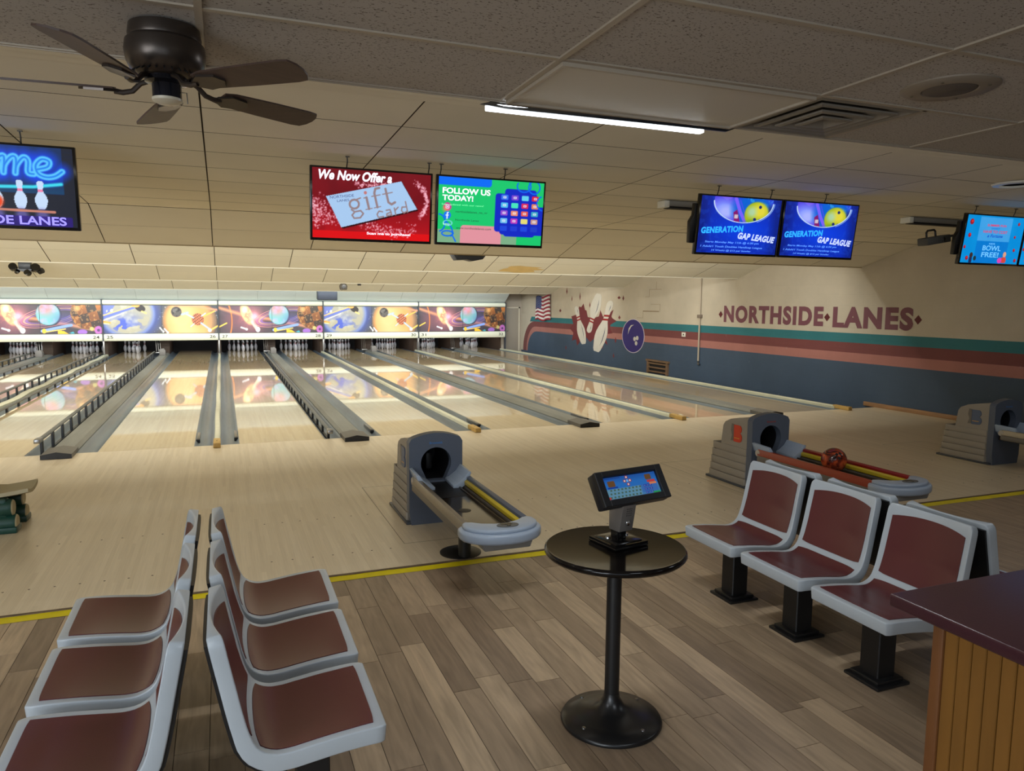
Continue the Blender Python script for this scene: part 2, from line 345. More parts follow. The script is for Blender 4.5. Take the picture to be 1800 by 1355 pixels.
# ------------------------------------------------------------------ room shell
FZ = -.012
NUM = dict(zip(range(21, 33), 'twenty-one twenty-two twenty-three twenty-four twenty-five twenty-six twenty-seven twenty-eight twenty-nine thirty thirty-one thirty-two'.split()))
P, A0, LW = 3.3988, .2671, 1.0541          # lane pair pitch, half gap at the pair boundary, lane width
MID0, MID1 = A0 + LW, P - A0 - LW          # the gap in the middle of a pair
def S(mb, name, m, **k): return mb.build(name, m, kind='structure', **k)

# seating floor: planks along y
def plank_mesh(w_, l_):
    mb = MB(); g = .0015
    mb.box(g, w_ - g, g, l_ - g, -.012, 0); return mb
base = MB(); base.box(XL, XR, -13.5, -5.04, -.06, -.0145)
fl = S(base, 'floor', mat('floor_seam', (84, 72, 60), .8))
PWID = .1325; LENS = [.62, .76, .91, .91, 1.06, 1.22]
lib = {}
def pm(l_):
    if l_ not in lib:
        o = plank_mesh(PWID, l_).build('plank', plank_m, smooth=0); lib[l_] = o.data; bpy.data.objects.remove(o)
    return lib[l_]
far_planks = MB(); g = random.Random(11); npl = 0
xcol = -1.72 - PWID * 65
while xcol < XR - PWID:
    y = -5.06 - g.random() * .9; first = True; ytop = -5.05
    while ytop > -9.1:
        l_ = g.choice(LENS); y0 = ytop - l_
        if first: cut = round(l_ * (.3 + .7 * g.random()), 2); y0 = ytop - cut; first = False
        else: cut = l_
        near = -1.73 < xcol < 4.3 and y0 > -9.05
        if near and npl < 292:
            link('plank', pm(cut), fl, (xcol, y0, FZ)); npl += 1
        else: far_planks.box(xcol + .0015, xcol + PWID - .0015, y0 + .0015, ytop - .0015, -.024, FZ)
        ytop = y0
    xcol += PWID
fpm = plank_mat('oak_plank_far', (152, 132, 108), (168, 146, 120), .4)
far_planks.build('far_planks', fpm, fl, smooth=0, kind='stuff')

# approach
ap = MB(); ap.box(XL, XR, -5.03, 0, -.06, 0)
appr = S(ap, 'approach_floor', appr_m, smooth=0)
ed = MB(); ed.box(XL, XR, -5.046, -5.022, -.02, .0015); ed.build('edge_strip', mat('edge_strip', (104, 86, 66), .7, noise=.5, ns=5, st=(2, 9, 1)), appr, smooth=0)
dots = MB()
for k in range(-2, 3):
    for c in (k * P + A0 + LW / 2, k * P + P - A0 - LW / 2):
        for y in (-3.685, -4.62):
            for i in range(-3, 4): dots.lathe([(.007, .0002), (.007, .0008)], 8, (c + i * .1395, y, 0))
dots.build('guide_dots', mat('guide_dot', (70, 50, 30), .5), appr, kind='stuff', smooth=0)
sm = MB()
for k in (0, 1, 2):
    x0, x1, y0, y1 = k * P + 1.33, k * P + 2.06, -4.55, -2.75
    for a, b, c, d in ((x0, x1, y0, y0 + .004), (x0, x1, y1, y1 + .004), (x0, x0 + .004, y0, y1), (x1, x1 + .004, y0, y1)): sm.box(a, b, c, d, -.001, .0004)
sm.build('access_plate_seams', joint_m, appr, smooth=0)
# yellow tape along the edge, a little ragged
tp = MB(); n = 150; vs = []
g = random.Random(5)
for i in range(n + 1):
    x = XL + (XR - XL) * i / n; j = g.uniform(-.006, .006)
    vs += [(x, -5.117 + g.uniform(-.004, .004), FZ + .0015), (x, -5.062 + j, FZ + .006 + g.uniform(0, .003)), (x, -5.047 + j, -.003)]
tp.add(vs, [(3 * i + a, 3 * i + 3 + a, 3 * i + 4 + a, 3 * i + 1 + a) for i in range(n) for a in (0, 1)])
tape = tp.build('edge_tape', mat('yellow_tape', (226, 206, 10), .45, noise=.12, ns=6))
tag(tape, 'bright yellow hazard tape along the step between wood planks and approach', 'tape')

# lanes
for k in range(-3, 3):
    for x0 in (k * P + A0, k * P + MID1):
        b = MB(); b.box(x0, x0 + LW, .004, 19.1, -.09, 0)
        S(b, 'lane', lane_m, smooth=0)
sub = MB(); sub.box(XL, XR, 0, 19.6, -.2, -.1); S(sub, 'floor_slab', pit_m, smooth=0)
arrow = MB()
for k in range(-3, 3):
    for x0 in (k * P + A0, k * P + MID1):
        pass
def gutter(x0, x1):
    mb = MB(); n = 10; vs = []
    for y in (.004, 19.0):
        for i in range(n + 1):
            t = i / n; a = PI * t; x = x0 + .012 + (x1 - x0 - .024) * t
            vs.append((x, y, -.075 * math.sin(a) ** .8 - .004))
        vs += [(x1, y, -.002), (x0, y, -.002)]
    m = n + 3
    mb.add(vs, [(i, (i + 1) % m, m + (i + 1) % m, m + i) for i in range(m)][:n + 3]); mb.f.pop(n + 1); mb.mi.pop()
    return mb.build('gutter', gut_m, kind='structure', smooth=60)
GW = .234
for k in range(-3, 3):
    x = k * P
    for a, b in ((x + A0 - GW, x + A0), (x + MID0, x + MID0 + GW), (x + MID1 - GW, x + MID1), (x + P - A0, x + P - A0 + GW)): gutter(a, b)

def rail_end_wood(mb, x, y0): pass
# narrow cream dividers on the pair boundaries
for k in range(-2, 4):
    x = k * P; nm = ['', ''][0]
    a, b = 26 + 2 * k, 27 + 2 * k
    lab = f'narrow cream lane divider with wooden end block between lanes {NUM[a]} and {NUM.get(b)}' if k < 3 else 'narrow cream divider with wooden end block beside the painted wall'
    t = thing('lane_divider', lab, 'lane divider', (x, 0, 0))
    hw = .036 if k < 3 else .045
    mb = MB(); wav = k == -1
    n = 40; vs = []
    for i in range(n + 1):
        y = .12 + (17.05 - .12) * i / n; dx = .025 * math.sin(i * 1.1) if wav else .004 * math.sin(i * .9); ww = hw * (1.8 if wav else 1)
        vs += [(dx - ww, y, -.06), (dx - ww, y, .035), (dx - ww * .6, y, .05), (dx + ww * .6, y, .05), (dx + ww, y, .035), (dx + ww, y, -.06)]
    mb.add(vs, [(6 * i + j, 6 * i + j + 1, 6 * i + j + 7, 6 * i + j + 6) for i in range(n) for j in range(5)] + [tuple(range(6)), tuple(6 * n + j for j in range(6))])
    mb.build('capping', cream_m, t, smooth=50)
    wb = MB(); wb.box(-.042, .042, -.2, .16, .001, .062, .006); wb.build('end_block', ywood, t)
    if k >= -1:
        s2 = MB(); s2.lathe([(.009, 0), (.009, .002)], 10, (0, -.02, .0625)); s2.build('screw_hole', black_m, t)
# wide grey ball-return capping in the middle of each pair
for k in range(-2, 3):
    x = k * P + P / 2; a, b = 27 + 2 * k, 28 + 2 * k
    t = thing('ball_return_track', f'wide flat grey ball track cover between lanes {NUM[a]} and {NUM[b]}', 'lane divider', (x, 0, 0))
    hw = (MID1 - MID0) / 2 - GW + .002
    mb = MB()
    prof = [(-hw, -.06), (-hw, .012), (-hw * .72, .05), (hw * .72, .05), (hw, .012), (hw, -.06)]
    mb.prism([(q[0], .1, q[1]) for q in prof], (0, 17.35, 0)); mb.build('cover', cap_m, t, smooth=20)
    pr = [(-hw - .01, .001), (-hw - .01, .05), (0, .078), (hw + .01, .05), (hw + .01, .001)]
    eb = MB(); eb.prism([(q[0], -.3, q[1]) for q in pr], (0, .02, 0), m=0); eb.prism([(q[0], -.28, q[1]) for q in pr], (0, .42, 0), m=1); eb.build('end_block', [black_m, mat('end_cap_grey', (98, 94, 86), .5)], t, smooth=20)
    gb = MB(); gb.prism([(-.09, 16.2, .05), (.09, 16.2, .05), (.09, 16.2, .2), (.04, 16.2, .26), (-.09, 16.2, .24)], (0, .25, 0), .01); gb.build('ball_stop', mat('stop_grey', (120, 116, 112), .5), t)
    fk = MB()
    for dx in (-.1, -.16, -.22): fk.tube([(dx - .03, 17.3, .05), (dx - .03, 17.3, .2), (dx - .05, 17.35, .62)], .012, 6)
    fk.box(-.27, -.06, 17.2, 17.45, .045, .09, .01); fk.build('steel_fork', steel, t)

# bumper rails
def bumper(x, y0, y1, zt, lab, step=.62, post=.012, side=0):
    t = thing('bumper_rail', lab, 'bumper rail', (x, 0, 0))
    mb = MB(); mb.tube([(0, y0 - .12, zt + .01), (0, y0, zt), (0, y1, zt)], .026, 8, flat=.8); mb.build('top_rail', mat('rail_grey', (86, 88, 84), .4), t)
    nb = MB(); nb.box(-.016, .016, y0, y1, -.072, -.035); nb.build('lower_rail', black_m, t)
    pmb = MB(); pmb.box(-.014, .014, -.035, .035, -.04, zt - .01, .003, 1); o = pmb.build('post', black_m, t, (0, y0 + .05, 0)); y = y0 + .05 + step
    while y < y1: link('post', o.data, t, (0, y, 0)); y += step
    cp = MB(); cp.box(-.032, .032, y0 - .2, y0 - .02, zt - .02, zt + .03, .008); cp.build('end_cap', steel, t)
bumper(-1.93, .15, 16.2, .165, 'raised black bumper rail with posts on the right of lane twenty-five')
bumper(MID0 + .075, .15, 16.2, .09, 'low black bumper rail with posts on the right of lane twenty-seven', .62)
bumper(-P - A0 + .1, .3, 16.4, .15, 'raised black bumper rail with posts on the right of lane twenty-four')
bumper(-P + A0 - .04, .3, 15.5, .07, 'low black bumper rail with posts on the left of lane twenty-five', .75)
bumper(-2 * P + MID0 + .1, .3, 16.4, .15, 'raised black bumper rail on the right of lane twenty-three')
bumper(-2 * P + MID1 - .04, .3, 15.5, .07, 'low black bumper rail on the left of lane twenty-four', .75)
# parked bumper ends lying in the gutters
for x, lab in ((-A0 + .035, 'small steel bumper end in the gutter at the foot of lane twenty-six'), (A0 - .035, 'small steel bumper end in the gutter at the foot of lane twenty-seven'), (P - MID0 + LW - .0, None),
               (P - A0 - LW - .045, 'small steel bumper end in the gutter at the foot of lane twenty-eight'), (P + A0 - .035, 'small steel bumper end in the gutter at the foot of lane twenty-nine'), (2 * P - A0 - LW - .05, 'small steel bumper end in the gutter at the foot of lane thirty')):
    if lab is None: continue
    t = thing('bumper_end', lab, 'bumper rail', (x, .5, 0))
    a = MB(); a.box(-.02, .02, 0, .5, -.035, .012, .006); a.build('bracket', steel, t)
    a = MB(); a.box(-.024, .024, -.07, .0, -.04, .008, .006); a.build('end_cap', black_m, t)

# pin deck housing
bk = MB()
bk.box(XL, 10.17, 19.55, 19.7, -.1, 1.8); S(bk, 'wall_back_pit', pit_m, smooth=0)
tp_ = MB(); tp_.box(XL, 10.17, 16.75, 19.6, 1.2, 1.8); S(tp_, 'pit_roof', pit_m, smooth=0)
for k in range(-3, 4):
    kb = MB(); kb.box(k * P - .06, k * P + .06, 17.1, 19.55, -.1, 1.2); S(kb, 'partition', kick_m, smooth=0)
    if k < 3:
        kb = MB(); kb.box(k * P + P / 2 - .14, k * P + P / 2 + .14, 17.5, 19.55, -.1, 1.2); S(kb, 'partition', kick_m, smooth=0)
for k in range(-2, 3):
    for c in (k * P + A0 + LW / 2, k * P + P - A0 - LW / 2): area('pin_lamp', (c, 17.35, 1.15), (R(38), 0, 0), .9, .06, 10, (.95, .96, 1))
    ps = MB(); ps.box(k * P - .022, k * P + .022, 16.62, 16.7, .05, .52, .006); pso = ps.build('mask_support', steel); tag(pso, f'thin steel post under the number panels between lanes {NUM[26 + 2 * k]} and {NUM[27 + 2 * k]}', 'post')

# painted masks: two alternating space scenes
def space_a():
    c = Canvas(4.0, 1.0, 300, (64, 60, 64)); nz = c.noise(9, 1); c.mix(nz * .4, (104, 88, 104)); c.mix((c.noise(14, 2) - .45) * 1.2, (40, 38, 52))
    for x, y, r_, col in ((1.0, .6, .7, (176, 112, 138)), (1.3, .55, .4, (236, 136, 130)), (.5, .5, .35, (130, 84, 92))): c.mix(np.exp(-((c.X - x) ** 2 + (c.Y - y) ** 2) / r_ ** 2) * .6, col)
    c.ring(.18, .45, .3, .75, .045, (226, 130, 70), a0=300, a1=70)
    c.line([(0, .93), (.9, .66), (2.0, .5), (4, .1)], .1, (255, 168, 120), soft=.09, op=.85)
    c.ell(1.05, .68, .2, .4, (252, 214, 150), rot=25, soft=.05); c.mix((c.noise(40, 3) > .52) * np.exp(-((c.X - 1.05) ** 2 / .05 + (c.Y - .66) ** 2 / .12)) * .7, (240, 130, 110)); c.ell(.97, .85, .1, .12, (255, 240, 220), soft=.06, op=.7)
    c.line([(1.25, .4), (1.42, .14)], .13, (250, 226, 196), soft=.04); c.ell(1.45, .12, .085, .1, (248, 240, 240)); c.mix(np.exp(-((c.X - 1.33) ** 2 + (c.Y - .6) ** 2) / .02), (255, 190, 220))
    c.line([(.82, .2), (1.0, .14)], .06, (240, 232, 240)); c.ell(1.02, .13, .05, .045, (250, 244, 250))
    for i, (rx, ry) in enumerate(((1.05, .33), (.95, .27), (.86, .22), (.78, .17))): c.ring(2.35, .6, rx, ry, .018, [(232, 150, 160), (196, 120, 170), (240, 180, 170), (150, 110, 190)][i], rot=12, op=.85)
    c.ell(2.33, .66, .38, .38, (52, 46, 60)); c.ell(2.27, .68, .38, .38, (120, 196, 200), soft=.04)
    k = np.exp(-((c.X - 2.2) ** 2 + (c.Y - .95) ** 2) / .07) * (np.hypot(c.X - 2.27, c.Y - .68) < .37); c.mix(k, (255, 130, 130)); c.mix((c.noise(26, 5) - .4) * 2.2 * (np.hypot(c.X - 2.27, c.Y - .68) < .36), (190, 180, 226))
    c.mix(np.exp(-((c.X - 2.8) ** 2 / .1 + (c.Y - .5) ** 2 / .05)) * .6, (92, 92, 170))
    # checkered ball
    bx, by, br = 3.55, .72, .56; ins = np.hypot(c.X - bx, c.Y - by) < br; u = (c.X - bx) * .96 + (c.Y - by) * .25; v = -(c.X - bx) * .25 + (c.Y - by) * .96
    cu = np.arcsin(np.clip(u / br, -1, 1)); cv = np.arcsin(np.clip(v / br, -1, 1)); ch = (np.floor(cu / .6) + np.floor(cv / .6)) % 2
    c.mix(ins * 1.0, (222, 138, 70)); c.mix(ins * (ch == 0), (72, 68, 64)); c.mix(ins * np.clip(.5 - (c.Y - by) - (c.X - bx) * .3, 0, .55), (60, 36, 30)); c.mix((c.noise(50, 9) > .6) * ins * .4, (255, 190, 110))
    c.ell(3.2, .88, .12, .1, (250, 190, 120), op=.7, soft=.06)
    c.line([(2.05, .1), (2.5, .2), (3.0, .3)], .09, (140, 170, 250)); c.line([(2.1, .06), (2.8, .17)], .04, (250, 210, 120)); c.ell(2.12, .1, .07, .08, (250, 200, 70))
    c.poly([(2.55, 0), (2.9, 0), (2.75, .1), (2.55, .12)], (250, 196, 60)); c.poly([(2.9, .02), (3.1, .0), (3.05, .08)], (70, 170, 190)); c.ell(3.35, .06, .16, .09, (160, 110, 200)); c.ell(3.88, .12, .13, .15, (190, 110, 190)); c.ell(3.88, .12, .05, .05, (90, 60, 110)); c.ell(3.66, .17, .07, .07, (200, 190, 120))
    c.line([(0, .22), (.28, .36)], .05, (250, 206, 90)); return c
def space_b():
    c = Canvas(4.0, 1.0, 300, (78, 80, 88)); c.mix((c.noise(9, 21) - .4) * 1.4, (52, 52, 60)); c.mix((c.noise(60, 22) > .74) * .6, (200, 200, 210))
    c.ell(.85, .68, 1.13, 1.0, (70, 84, 150), soft=.25, op=.9); c.ell(.83, .7, .95, .86, (118, 136, 196), soft=.08); c.ell(.83, .72, .84, .76, (178, 172, 150), soft=.14)
    ins = np.hypot((c.X - .83) / .84, (c.Y - .72) / .76) < .95
    c.mix((c.noise(11, 23) > .52) * ins * np.exp(-((c.X - .7) ** 2 / .3 + (c.Y - .3) ** 2 / .12)) * 1.2, (78, 98, 200)); c.mix((c.noise(18, 24) - .5) * 2.5 * ins, (206, 204, 190))
    c.poly([(0, 1), (.42, 1), (.3, .82), (.0, .6)], (112, 126, 200)); c.mix((c.noise(20, 29) > .5) * (c.X < .36) * (c.Y > .6) * .8, (214, 214, 236))
    c.line([(-.1, .52), (.6, .78), (1.15, .96)], .1, (104, 122, 200)); c.line([(-.1, .6), (.5, .8), (1.1, .99)], .04, (250, 200, 130)); c.line([(-.1, .42), (.7, .72)], .035, (236, 230, 240))
    c.ell(1.27, .9, .18, .12, (46, 40, 40), rot=-20); c.line([(1.32, .78), (1.46, .72)], .06, (255, 214, 130)); c.ell(1.12, 1.0, .14, .08, (255, 180, 90))
    c.line([(0, .42), (.22, .38)], .07, (255, 170, 80)); c.line([(0, .36), (.18, .34)], .04, (255, 230, 170))
    c.ell(3.0, .42, .95, .86, (120, 70, 40), soft=.08); c.ell(2.98, .44, .9, .82, (238, 164, 96), soft=.2); c.ell(2.7, .55, .5, .5, (250, 206, 146), soft=.5, op=.8); c.mix(np.exp(-((c.X - 2.9) ** 2 / .5 + (c.Y - .0) ** 2 / .08)) * .6, (255, 214, 160))
    c.mix(np.clip((c.X - 3.5) * 1.8, 0, 1) * (np.hypot((c.X - 3.0) / .95, (c.Y - .42) / .86) < 1) * .75, (120, 116, 110))
    c.line([(2.4, 1.0), (3.2, .98), (4, .84)], .06, (255, 160, 120), soft=.06)
    c.ell(2.52, .77, .19, .19, (92, 88, 84), soft=.03); c.mix((c.noise(60, 26) > .58) * (np.hypot(c.X - 2.52, c.Y - .77) < .17), (46, 44, 44)); c.ell(2.46, .83, .08, .07, (150, 146, 140), soft=.08, op=.6)
    c.ell(3.28, .5, .22, .22, (206, 120, 84), soft=.02); q = np.hypot(c.X - 3.28, c.Y - .5) < .21; c.mix(q * (np.sin(c.X * 62) * np.sin(c.Y * 62 + c.X * 20) > .25), (80, 44, 34))
    for a, b, wd in (((2.72, .68), (2.92, .74), .08), ((2.86, .7), (3.12, .56), .06), ((3.4, .36), (3.72, .12), .07), ((3.42, .62), (3.56, .72), .05), ((3.14, .34), (3.02, .24), .04)): c.line([a, b], wd, (150, 184, 206)); c.line([a, b], wd * .3, (235, 240, 244))
    c.line([(3.5, .62), (3.9, .8)], .05, (255, 190, 90)); c.line([(3.72, .1), (4.0, .26)], .06, (255, 206, 100)); c.ell(3.7, .1, .07, .07, (210, 220, 226))
    for x, y in ((1.92, .2), (2.08, .16)): c.line([(x, y), (x + .1, y - .12)], .05, (240, 240, 246)); c.ell(x + .11, y - .14, .04, .04, (250, 250, 250))
    return c
art_m = vcol_mat('mask_print', 0, .35)
YM = 16.62; ca, cb_ = space_a(), space_b(); mw = P - .04; h_art = .9
meshes = {}
for nm, c in (('a', ca), ('b', cb_)):
    sc = mw / 4.0; c.Y *= h_art / sc / 1.0; half = c.nx // 2
    meshes[nm] = (c.mesh('art_panel', .02, .735, -.004, art_m, 0, half, sc), c.mesh('art_panel', .02, .735, -.004, art_m, half, None, sc))
num_m = mat('number_black', (40, 40, 40), .5)
def bulge(x0, x1, z0, z1, d):
    n = 8; pts = [(x0, 0, z0)] + [(x0, -d * math.sin(PI * i / n) ** .6 - .004, z0 + (z1 - z0) * i / n) for i in range(n + 1)] + [(x0, 0, z1)]
    mb = MB(); mb.prism(pts[1:-1] + [(x0, .03, z1), (x0, .03, z0)], (x1 - x0, 0, 0)); return mb
for k in range(-3, 3):
    a, b = 27 + 2 * k, 28 + 2 * k; des = 'a' if k % 2 == 0 else 'b'
    what = 'a checkered ball and a ringed planet' if des == 'a' else 'a blue planet and an orange planet'
    t = thing('lane_mask', f'printed mask over lanes {NUM[a]} and {NUM[b]} showing {what}' if k > -3 else 'printed mask at the far left, mostly outside the picture', 'sign', (k * P, YM, 0), group='masks over the pins')
    bulge(.02, P - .02, 1.645, 1.80, .05).build('light_bar', housing_m, t, smooth=50)
    for me in meshes[des]: link('art_panel', me, t)
    bb = MB(); bb.box(.02, P - .02, 0, .05, .5, 1.79); bb.build('backing', slate_dark, t, smooth=0)
    npn = bulge(.02, P - .02, .5, .725, .04).build('number_panel', housing_m, t, smooth=50)
    fr = MB(); fr.box(.02, P - .02, -.012, 0, .725, .735); fr.box(.02, P - .02, -.012, 0, 1.635, 1.645); fr.box(P / 2 - .004, P / 2 + .004, -.008, 0, .735, 1.635); fr.build('panel_seams', black_m, t, smooth=0)
    dv = MB(); dv.box(-.02, .02, -.06, .05, .5, 1.82, .004, 1); dv.build('divider_post', slate_dark, t)
    if k > -3:
        text(str(a), (.1, .28, .575, .67), -.046, num_m, npn, 'lane_number', bold=.01); text(str(b), (P - .28, P - .1, .575, .67), -.046, num_m, npn, 'lane_number', bold=.01)
tl = MB(); tl.box(3 * P - .02, 3 * P + .02, YM - .06, YM + .1, .05, 1.82, .004, 1); o = tl.build('mask_end_post', slate_dark); tag(o, 'dark end post closing the row of masks beside the grey door', 'post')

# ------------------------------------------------------------------ walls
def wallmat():
    m = bpy.data.materials.new('painted_block'); m.use_nodes = True; nt = m.node_tree; b = nt.nodes['Principled BSDF']; L = nt.links.new
    tc = nd(nt, 'ShaderNodeTexCoord'); sp = nd(nt, 'ShaderNodeSeparateXYZ'); L(tc.outputs['Object'], sp.inputs[0])
    dz = nd(nt, 'ShaderNodeMath', operation='DIVIDE'); dz.inputs[1].default_value = 3; L(sp.outputs[2], dz.inputs[0])
    cr = nd(nt, 'ShaderNodeValToRGB'); cr.color_ramp.interpolation = 'CONSTANT'; el = cr.color_ramp.elements
    el[0].position = 0; el[0].color = lin((66, 82, 102)); el[1].position = .757 / 3; el[1].color = lin((166, 112, 104))
    for z, c in ((.937, (116, 66, 66)), (1.114, (48, 112, 120)), (1.29, wall_beige)): e = el.new(z / 3); e.color = lin(c)
    L(dz.outputs[0], cr.inputs[0])
    nz = nd(nt, 'ShaderNodeTexNoise'); nz.inputs['Scale'].default_value = 1.2; nz.inputs['Detail'].default_value = 6; nz.inputs['Roughness'].default_value = .6; L(tc.outputs['Object'], nz.inputs['Vector'])
    mr = nd(nt, 'ShaderNodeMapRange'); mr.inputs[1].default_value = .25; mr.inputs[2].default_value = .75; mr.inputs[3].default_value = .88; mr.inputs[4].default_value = 1.1; L(nz.outputs['Fac'], mr.inputs[0])
    # pale scuffs low on the wall
    n2 = nd(nt, 'ShaderNodeTexNoise'); n2.inputs['Scale'].default_value = 5; n2.inputs['Detail'].default_value = 5; L(tc.outputs['Object'], n2.inputs['Vector'])
    sc = nd(nt, 'ShaderNodeMapRange'); sc.inputs[1].default_value = .7; sc.inputs[2].default_value = .76; sc.inputs[4].default_value = .22; L(n2.outputs['Fac'], sc.inputs[0])
    mx = nd(nt, 'ShaderNodeMix', data_type='RGBA'); mx.inputs[7].default_value = lin((170, 176, 178)); L(sc.outputs[0], mx.inputs[0]); L(cr.outputs[0], mx.inputs[6])
    hv = nd(nt, 'ShaderNodeHueSaturation'); L(mx.outputs[2], hv.inputs['Color']); L(mr.outputs[0], hv.inputs['Value']); L(hv.outputs[0], b.inputs['Base Color'])
    mp = nd(nt, 'ShaderNodeMapping'); mp.inputs['Rotation'].default_value = (R(90), 0, R(90)); L(tc.outputs['Object'], mp.inputs[0])
    cx = nd(nt, 'ShaderNodeCombineXYZ'); L(sp.outputs[1], cx.inputs[0]); L(sp.outputs[2], cx.inputs[1])
    br = nd(nt, 'ShaderNodeTexBrick'); br.inputs['Scale'].default_value = 1; br.inputs['Brick Width'].default_value = .4; br.inputs['Row Height'].default_value = .2; br.inputs['Mortar Size'].default_value = .006; br.inputs['Mortar Smooth'].default_value = .6
    L(cx.outputs[0], br.inputs['Vector']); bp = nd(nt, 'ShaderNodeBump'); bp.inputs['Strength'].default_value = .25; bp.inputs['Distance'].default_value = .004; bp.invert = True; L(br.outputs['Fac'], bp.inputs['Height']); L(bp.outputs[0], b.inputs['Normal'])
    b.inputs['Roughness'].default_value = .6; b.inputs['Specular IOR Level'].default_value = .3
    return m
wr = MB(); wr.box(XR, XR + .2, -13.5, 17.0, -.1, 3.2); wall_r = S(wr, 'wall_right', wallmat(), smooth=0)
beige_m = mat('beige_paint', wall_beige, .7, noise=.05, ns=2)
wl = MB(); wl.box(XL - .2, XL, -13.5, 19.7, -.1, 3.2); S(wl, 'wall_left', beige_m, smooth=0)
wf = MB(); wf.box(XL, XR, -13.7, -13.5, -.1, 3.2); S(wf, 'wall_front', beige_m, smooth=0)
wn = MB()  # made-up window with glowing panes, added to back the fill light
for i in range(6): x = -9.2 + 2 * i; wn.box(x - .04, x + .04, -13.5, -13.42, .3, 2.4)
wn.box(-9.2, .8, -13.5, -13.42, .25, .33); wn.box(-9.2, .8, -13.5, -13.42, 2.37, 2.45); win = S(wn, 'window_1', mat('window_frame', (70, 66, 62), .5), smooth=0)
for i in range(5): pn = MB(); pn.box(-9.16 + 2 * i, -7.24 + 2 * i, -13.49, -13.48, .33, 2.37); pn.build('pane', MATS.get('sky_pane') or mat('sky_pane', (200, 215, 230), .2, emit=1.5), win, smooth=0)
wb = MB(); wb.box(10.2, XR + .2, 16.95, 17.15, -.1, 3.0); S(wb, 'wall_back', mat('back_paint', (170, 160, 146), .7), smooth=0)
# door in the back wall (opens on the mechanics' passage)
dr = MB(); dr.box(10.36, 10.86, 16.925, 16.95, -.05, 1.60, .004); do = S(dr, 'door_1', mat('door_grey', (158, 150, 138), .5))
df = MB(); df.box(10.31, 10.36, 16.91, 16.95, -.05, 1.65); df.box(10.86, 10.91, 16.91, 16.95, -.05, 1.65); df.box(10.31, 10.91, 16.91, 16.95, 1.60, 1.65); df.build('door_frame', mat('door_frame', (206, 198, 180), .5), do, smooth=0)
dh = MB(); dh.lathe([(.0, 0), (.018, .005), (.025, .02), (.022, .035), (0, .045)], 12, (10.4, 16.92, .75), axis='y'); dh.build('door_knob', steel, do)
# wooden baseboard on the approach
bbm = mat('baseboard_wood', (150, 112, 76), .5, noise=.2, ns=6, st=(1, .6, 3))
bs = MB(); bs.box(XR - .035, XR, -5.0, .25, 0, .075, .004); S(bs, 'baseboard_right', bbm)

# wall painting: local x runs to the right as seen (world -y)
def wl_(name, label, cat): return thing(name, label, cat, (XR, 0, 0), -PI / 2)
def wp(y, z, d): return (-y, -d, z)
mu = wl_('pin_mural', 'painted mural of three pins bursting out of a dark red splash', 'mural')
red_m = mat('mural_red', (108, 40, 46), .6, noise=.05); wht_m = mat('mural_white', (204, 200, 190), .6, noise=.04); sred = mat('mural_stripe_red', (150, 32, 36), .6); ink = mat('mural_shade', (78, 88, 112), .6)
def poly_part(pts, d, m, name, parent, th=.002):
    mb = MB(); mb.prism([(x, -d, z) for x, z in pts], (0, th * .8, 0)); return mb.build(name, m, parent, smooth=0)
# splash outline: read off the photograph as (pixel) directions, kept here as wall metres (y, z)
spl = [(-12.52, 1.374), (-12.22, 1.426), (-12.09, 1.478), (-11.95, 1.709), (-11.8, 1.684), (-11.64, 1.805), (-11.53, 1.6), (-11.42, 1.583), (-11.33, 1.379), (-10.97, 1.35), (-10.58, 1.413), (-10.48, 1.602), (-10.32, 1.418), (-10.17, 1.403), (-9.95, 1.513), (-9.66, 1.632), (-9.78, 1.429), (-9.73, 1.377), (-9.46, 1.297), (-9.83, 1.182), (-9.86, 1.076), (-9.69, 0.924), (-10.0, 0.894), (-10.1, 0.747), (-9.97, 0.559), (-10.21, 0.635), (-10.3, 0.421), (-10.47, 0.585), (-10.86, 0.711), (-11.14, 0.586), (-11.39, 0.723), (-11.76, 0.63), (-12.05, 0.423), (-12.14, 0.63), (-12.45, 0.569), (-12.35, 0.834), (-12.64, 0.98), (-12.36, 1.125)]; g = random.Random(4)
poly_part(spl, .003, red_m, 'splash', mu)
bits = MB()
for y, z, sy, sz in ((12.9, 2.2, .05, .07), (13.4, 1.55, .09, .04), (11.9, 2.02, .04, .09), (12.5, 1.95, .03, .06), (11.2, 1.75, .04, .06), (9.35, 1.98, .10, .03), (9.1, 1.96, .05, .05), (9.3, 1.4, .07, .04), (9.5, .72, .06, .06), (12.9, .3, .05, .05), (9.6, .25, .05, .05)):
    bits.prism([(-y - sy, -.003, z), (-y, -.003, z - sz * 1.3), (-y + sy, -.003, z), (-y, -.003, z + sz * 1.8)], (0, .0016, 0))
bits.build('splash_drops', red_m, mu, smooth=0)
PINR = [(0, .0257), (.019, .0395), (.057, .0496), (.086, .0573), (.114, .0605), (.149, .058), (.184, .047), (.219, .0314), (.238, .025), (.254, .0228), (.276, .0238), (.298, .0266), (.321, .0306), (.343, .0323), (.362, .029), (.374, .019), (.381, .0)]
def pin_outline(base, head, tv):
    """painted pin from base to head; tv is the half width vector at the belly"""
    def tr(x, z): q = z / .381; k = x / .0605; return (base[0] + (head[0] - base[0]) * q + tv[0] * k, base[1] + (head[1] - base[1]) * q + tv[1] * k)
    L_ = [(z, r_) for z, r_ in PINR]
    return [tr(r_, z) for z, r_ in L_] + [tr(-r_, z) for z, r_ in L_[::-1]], tr
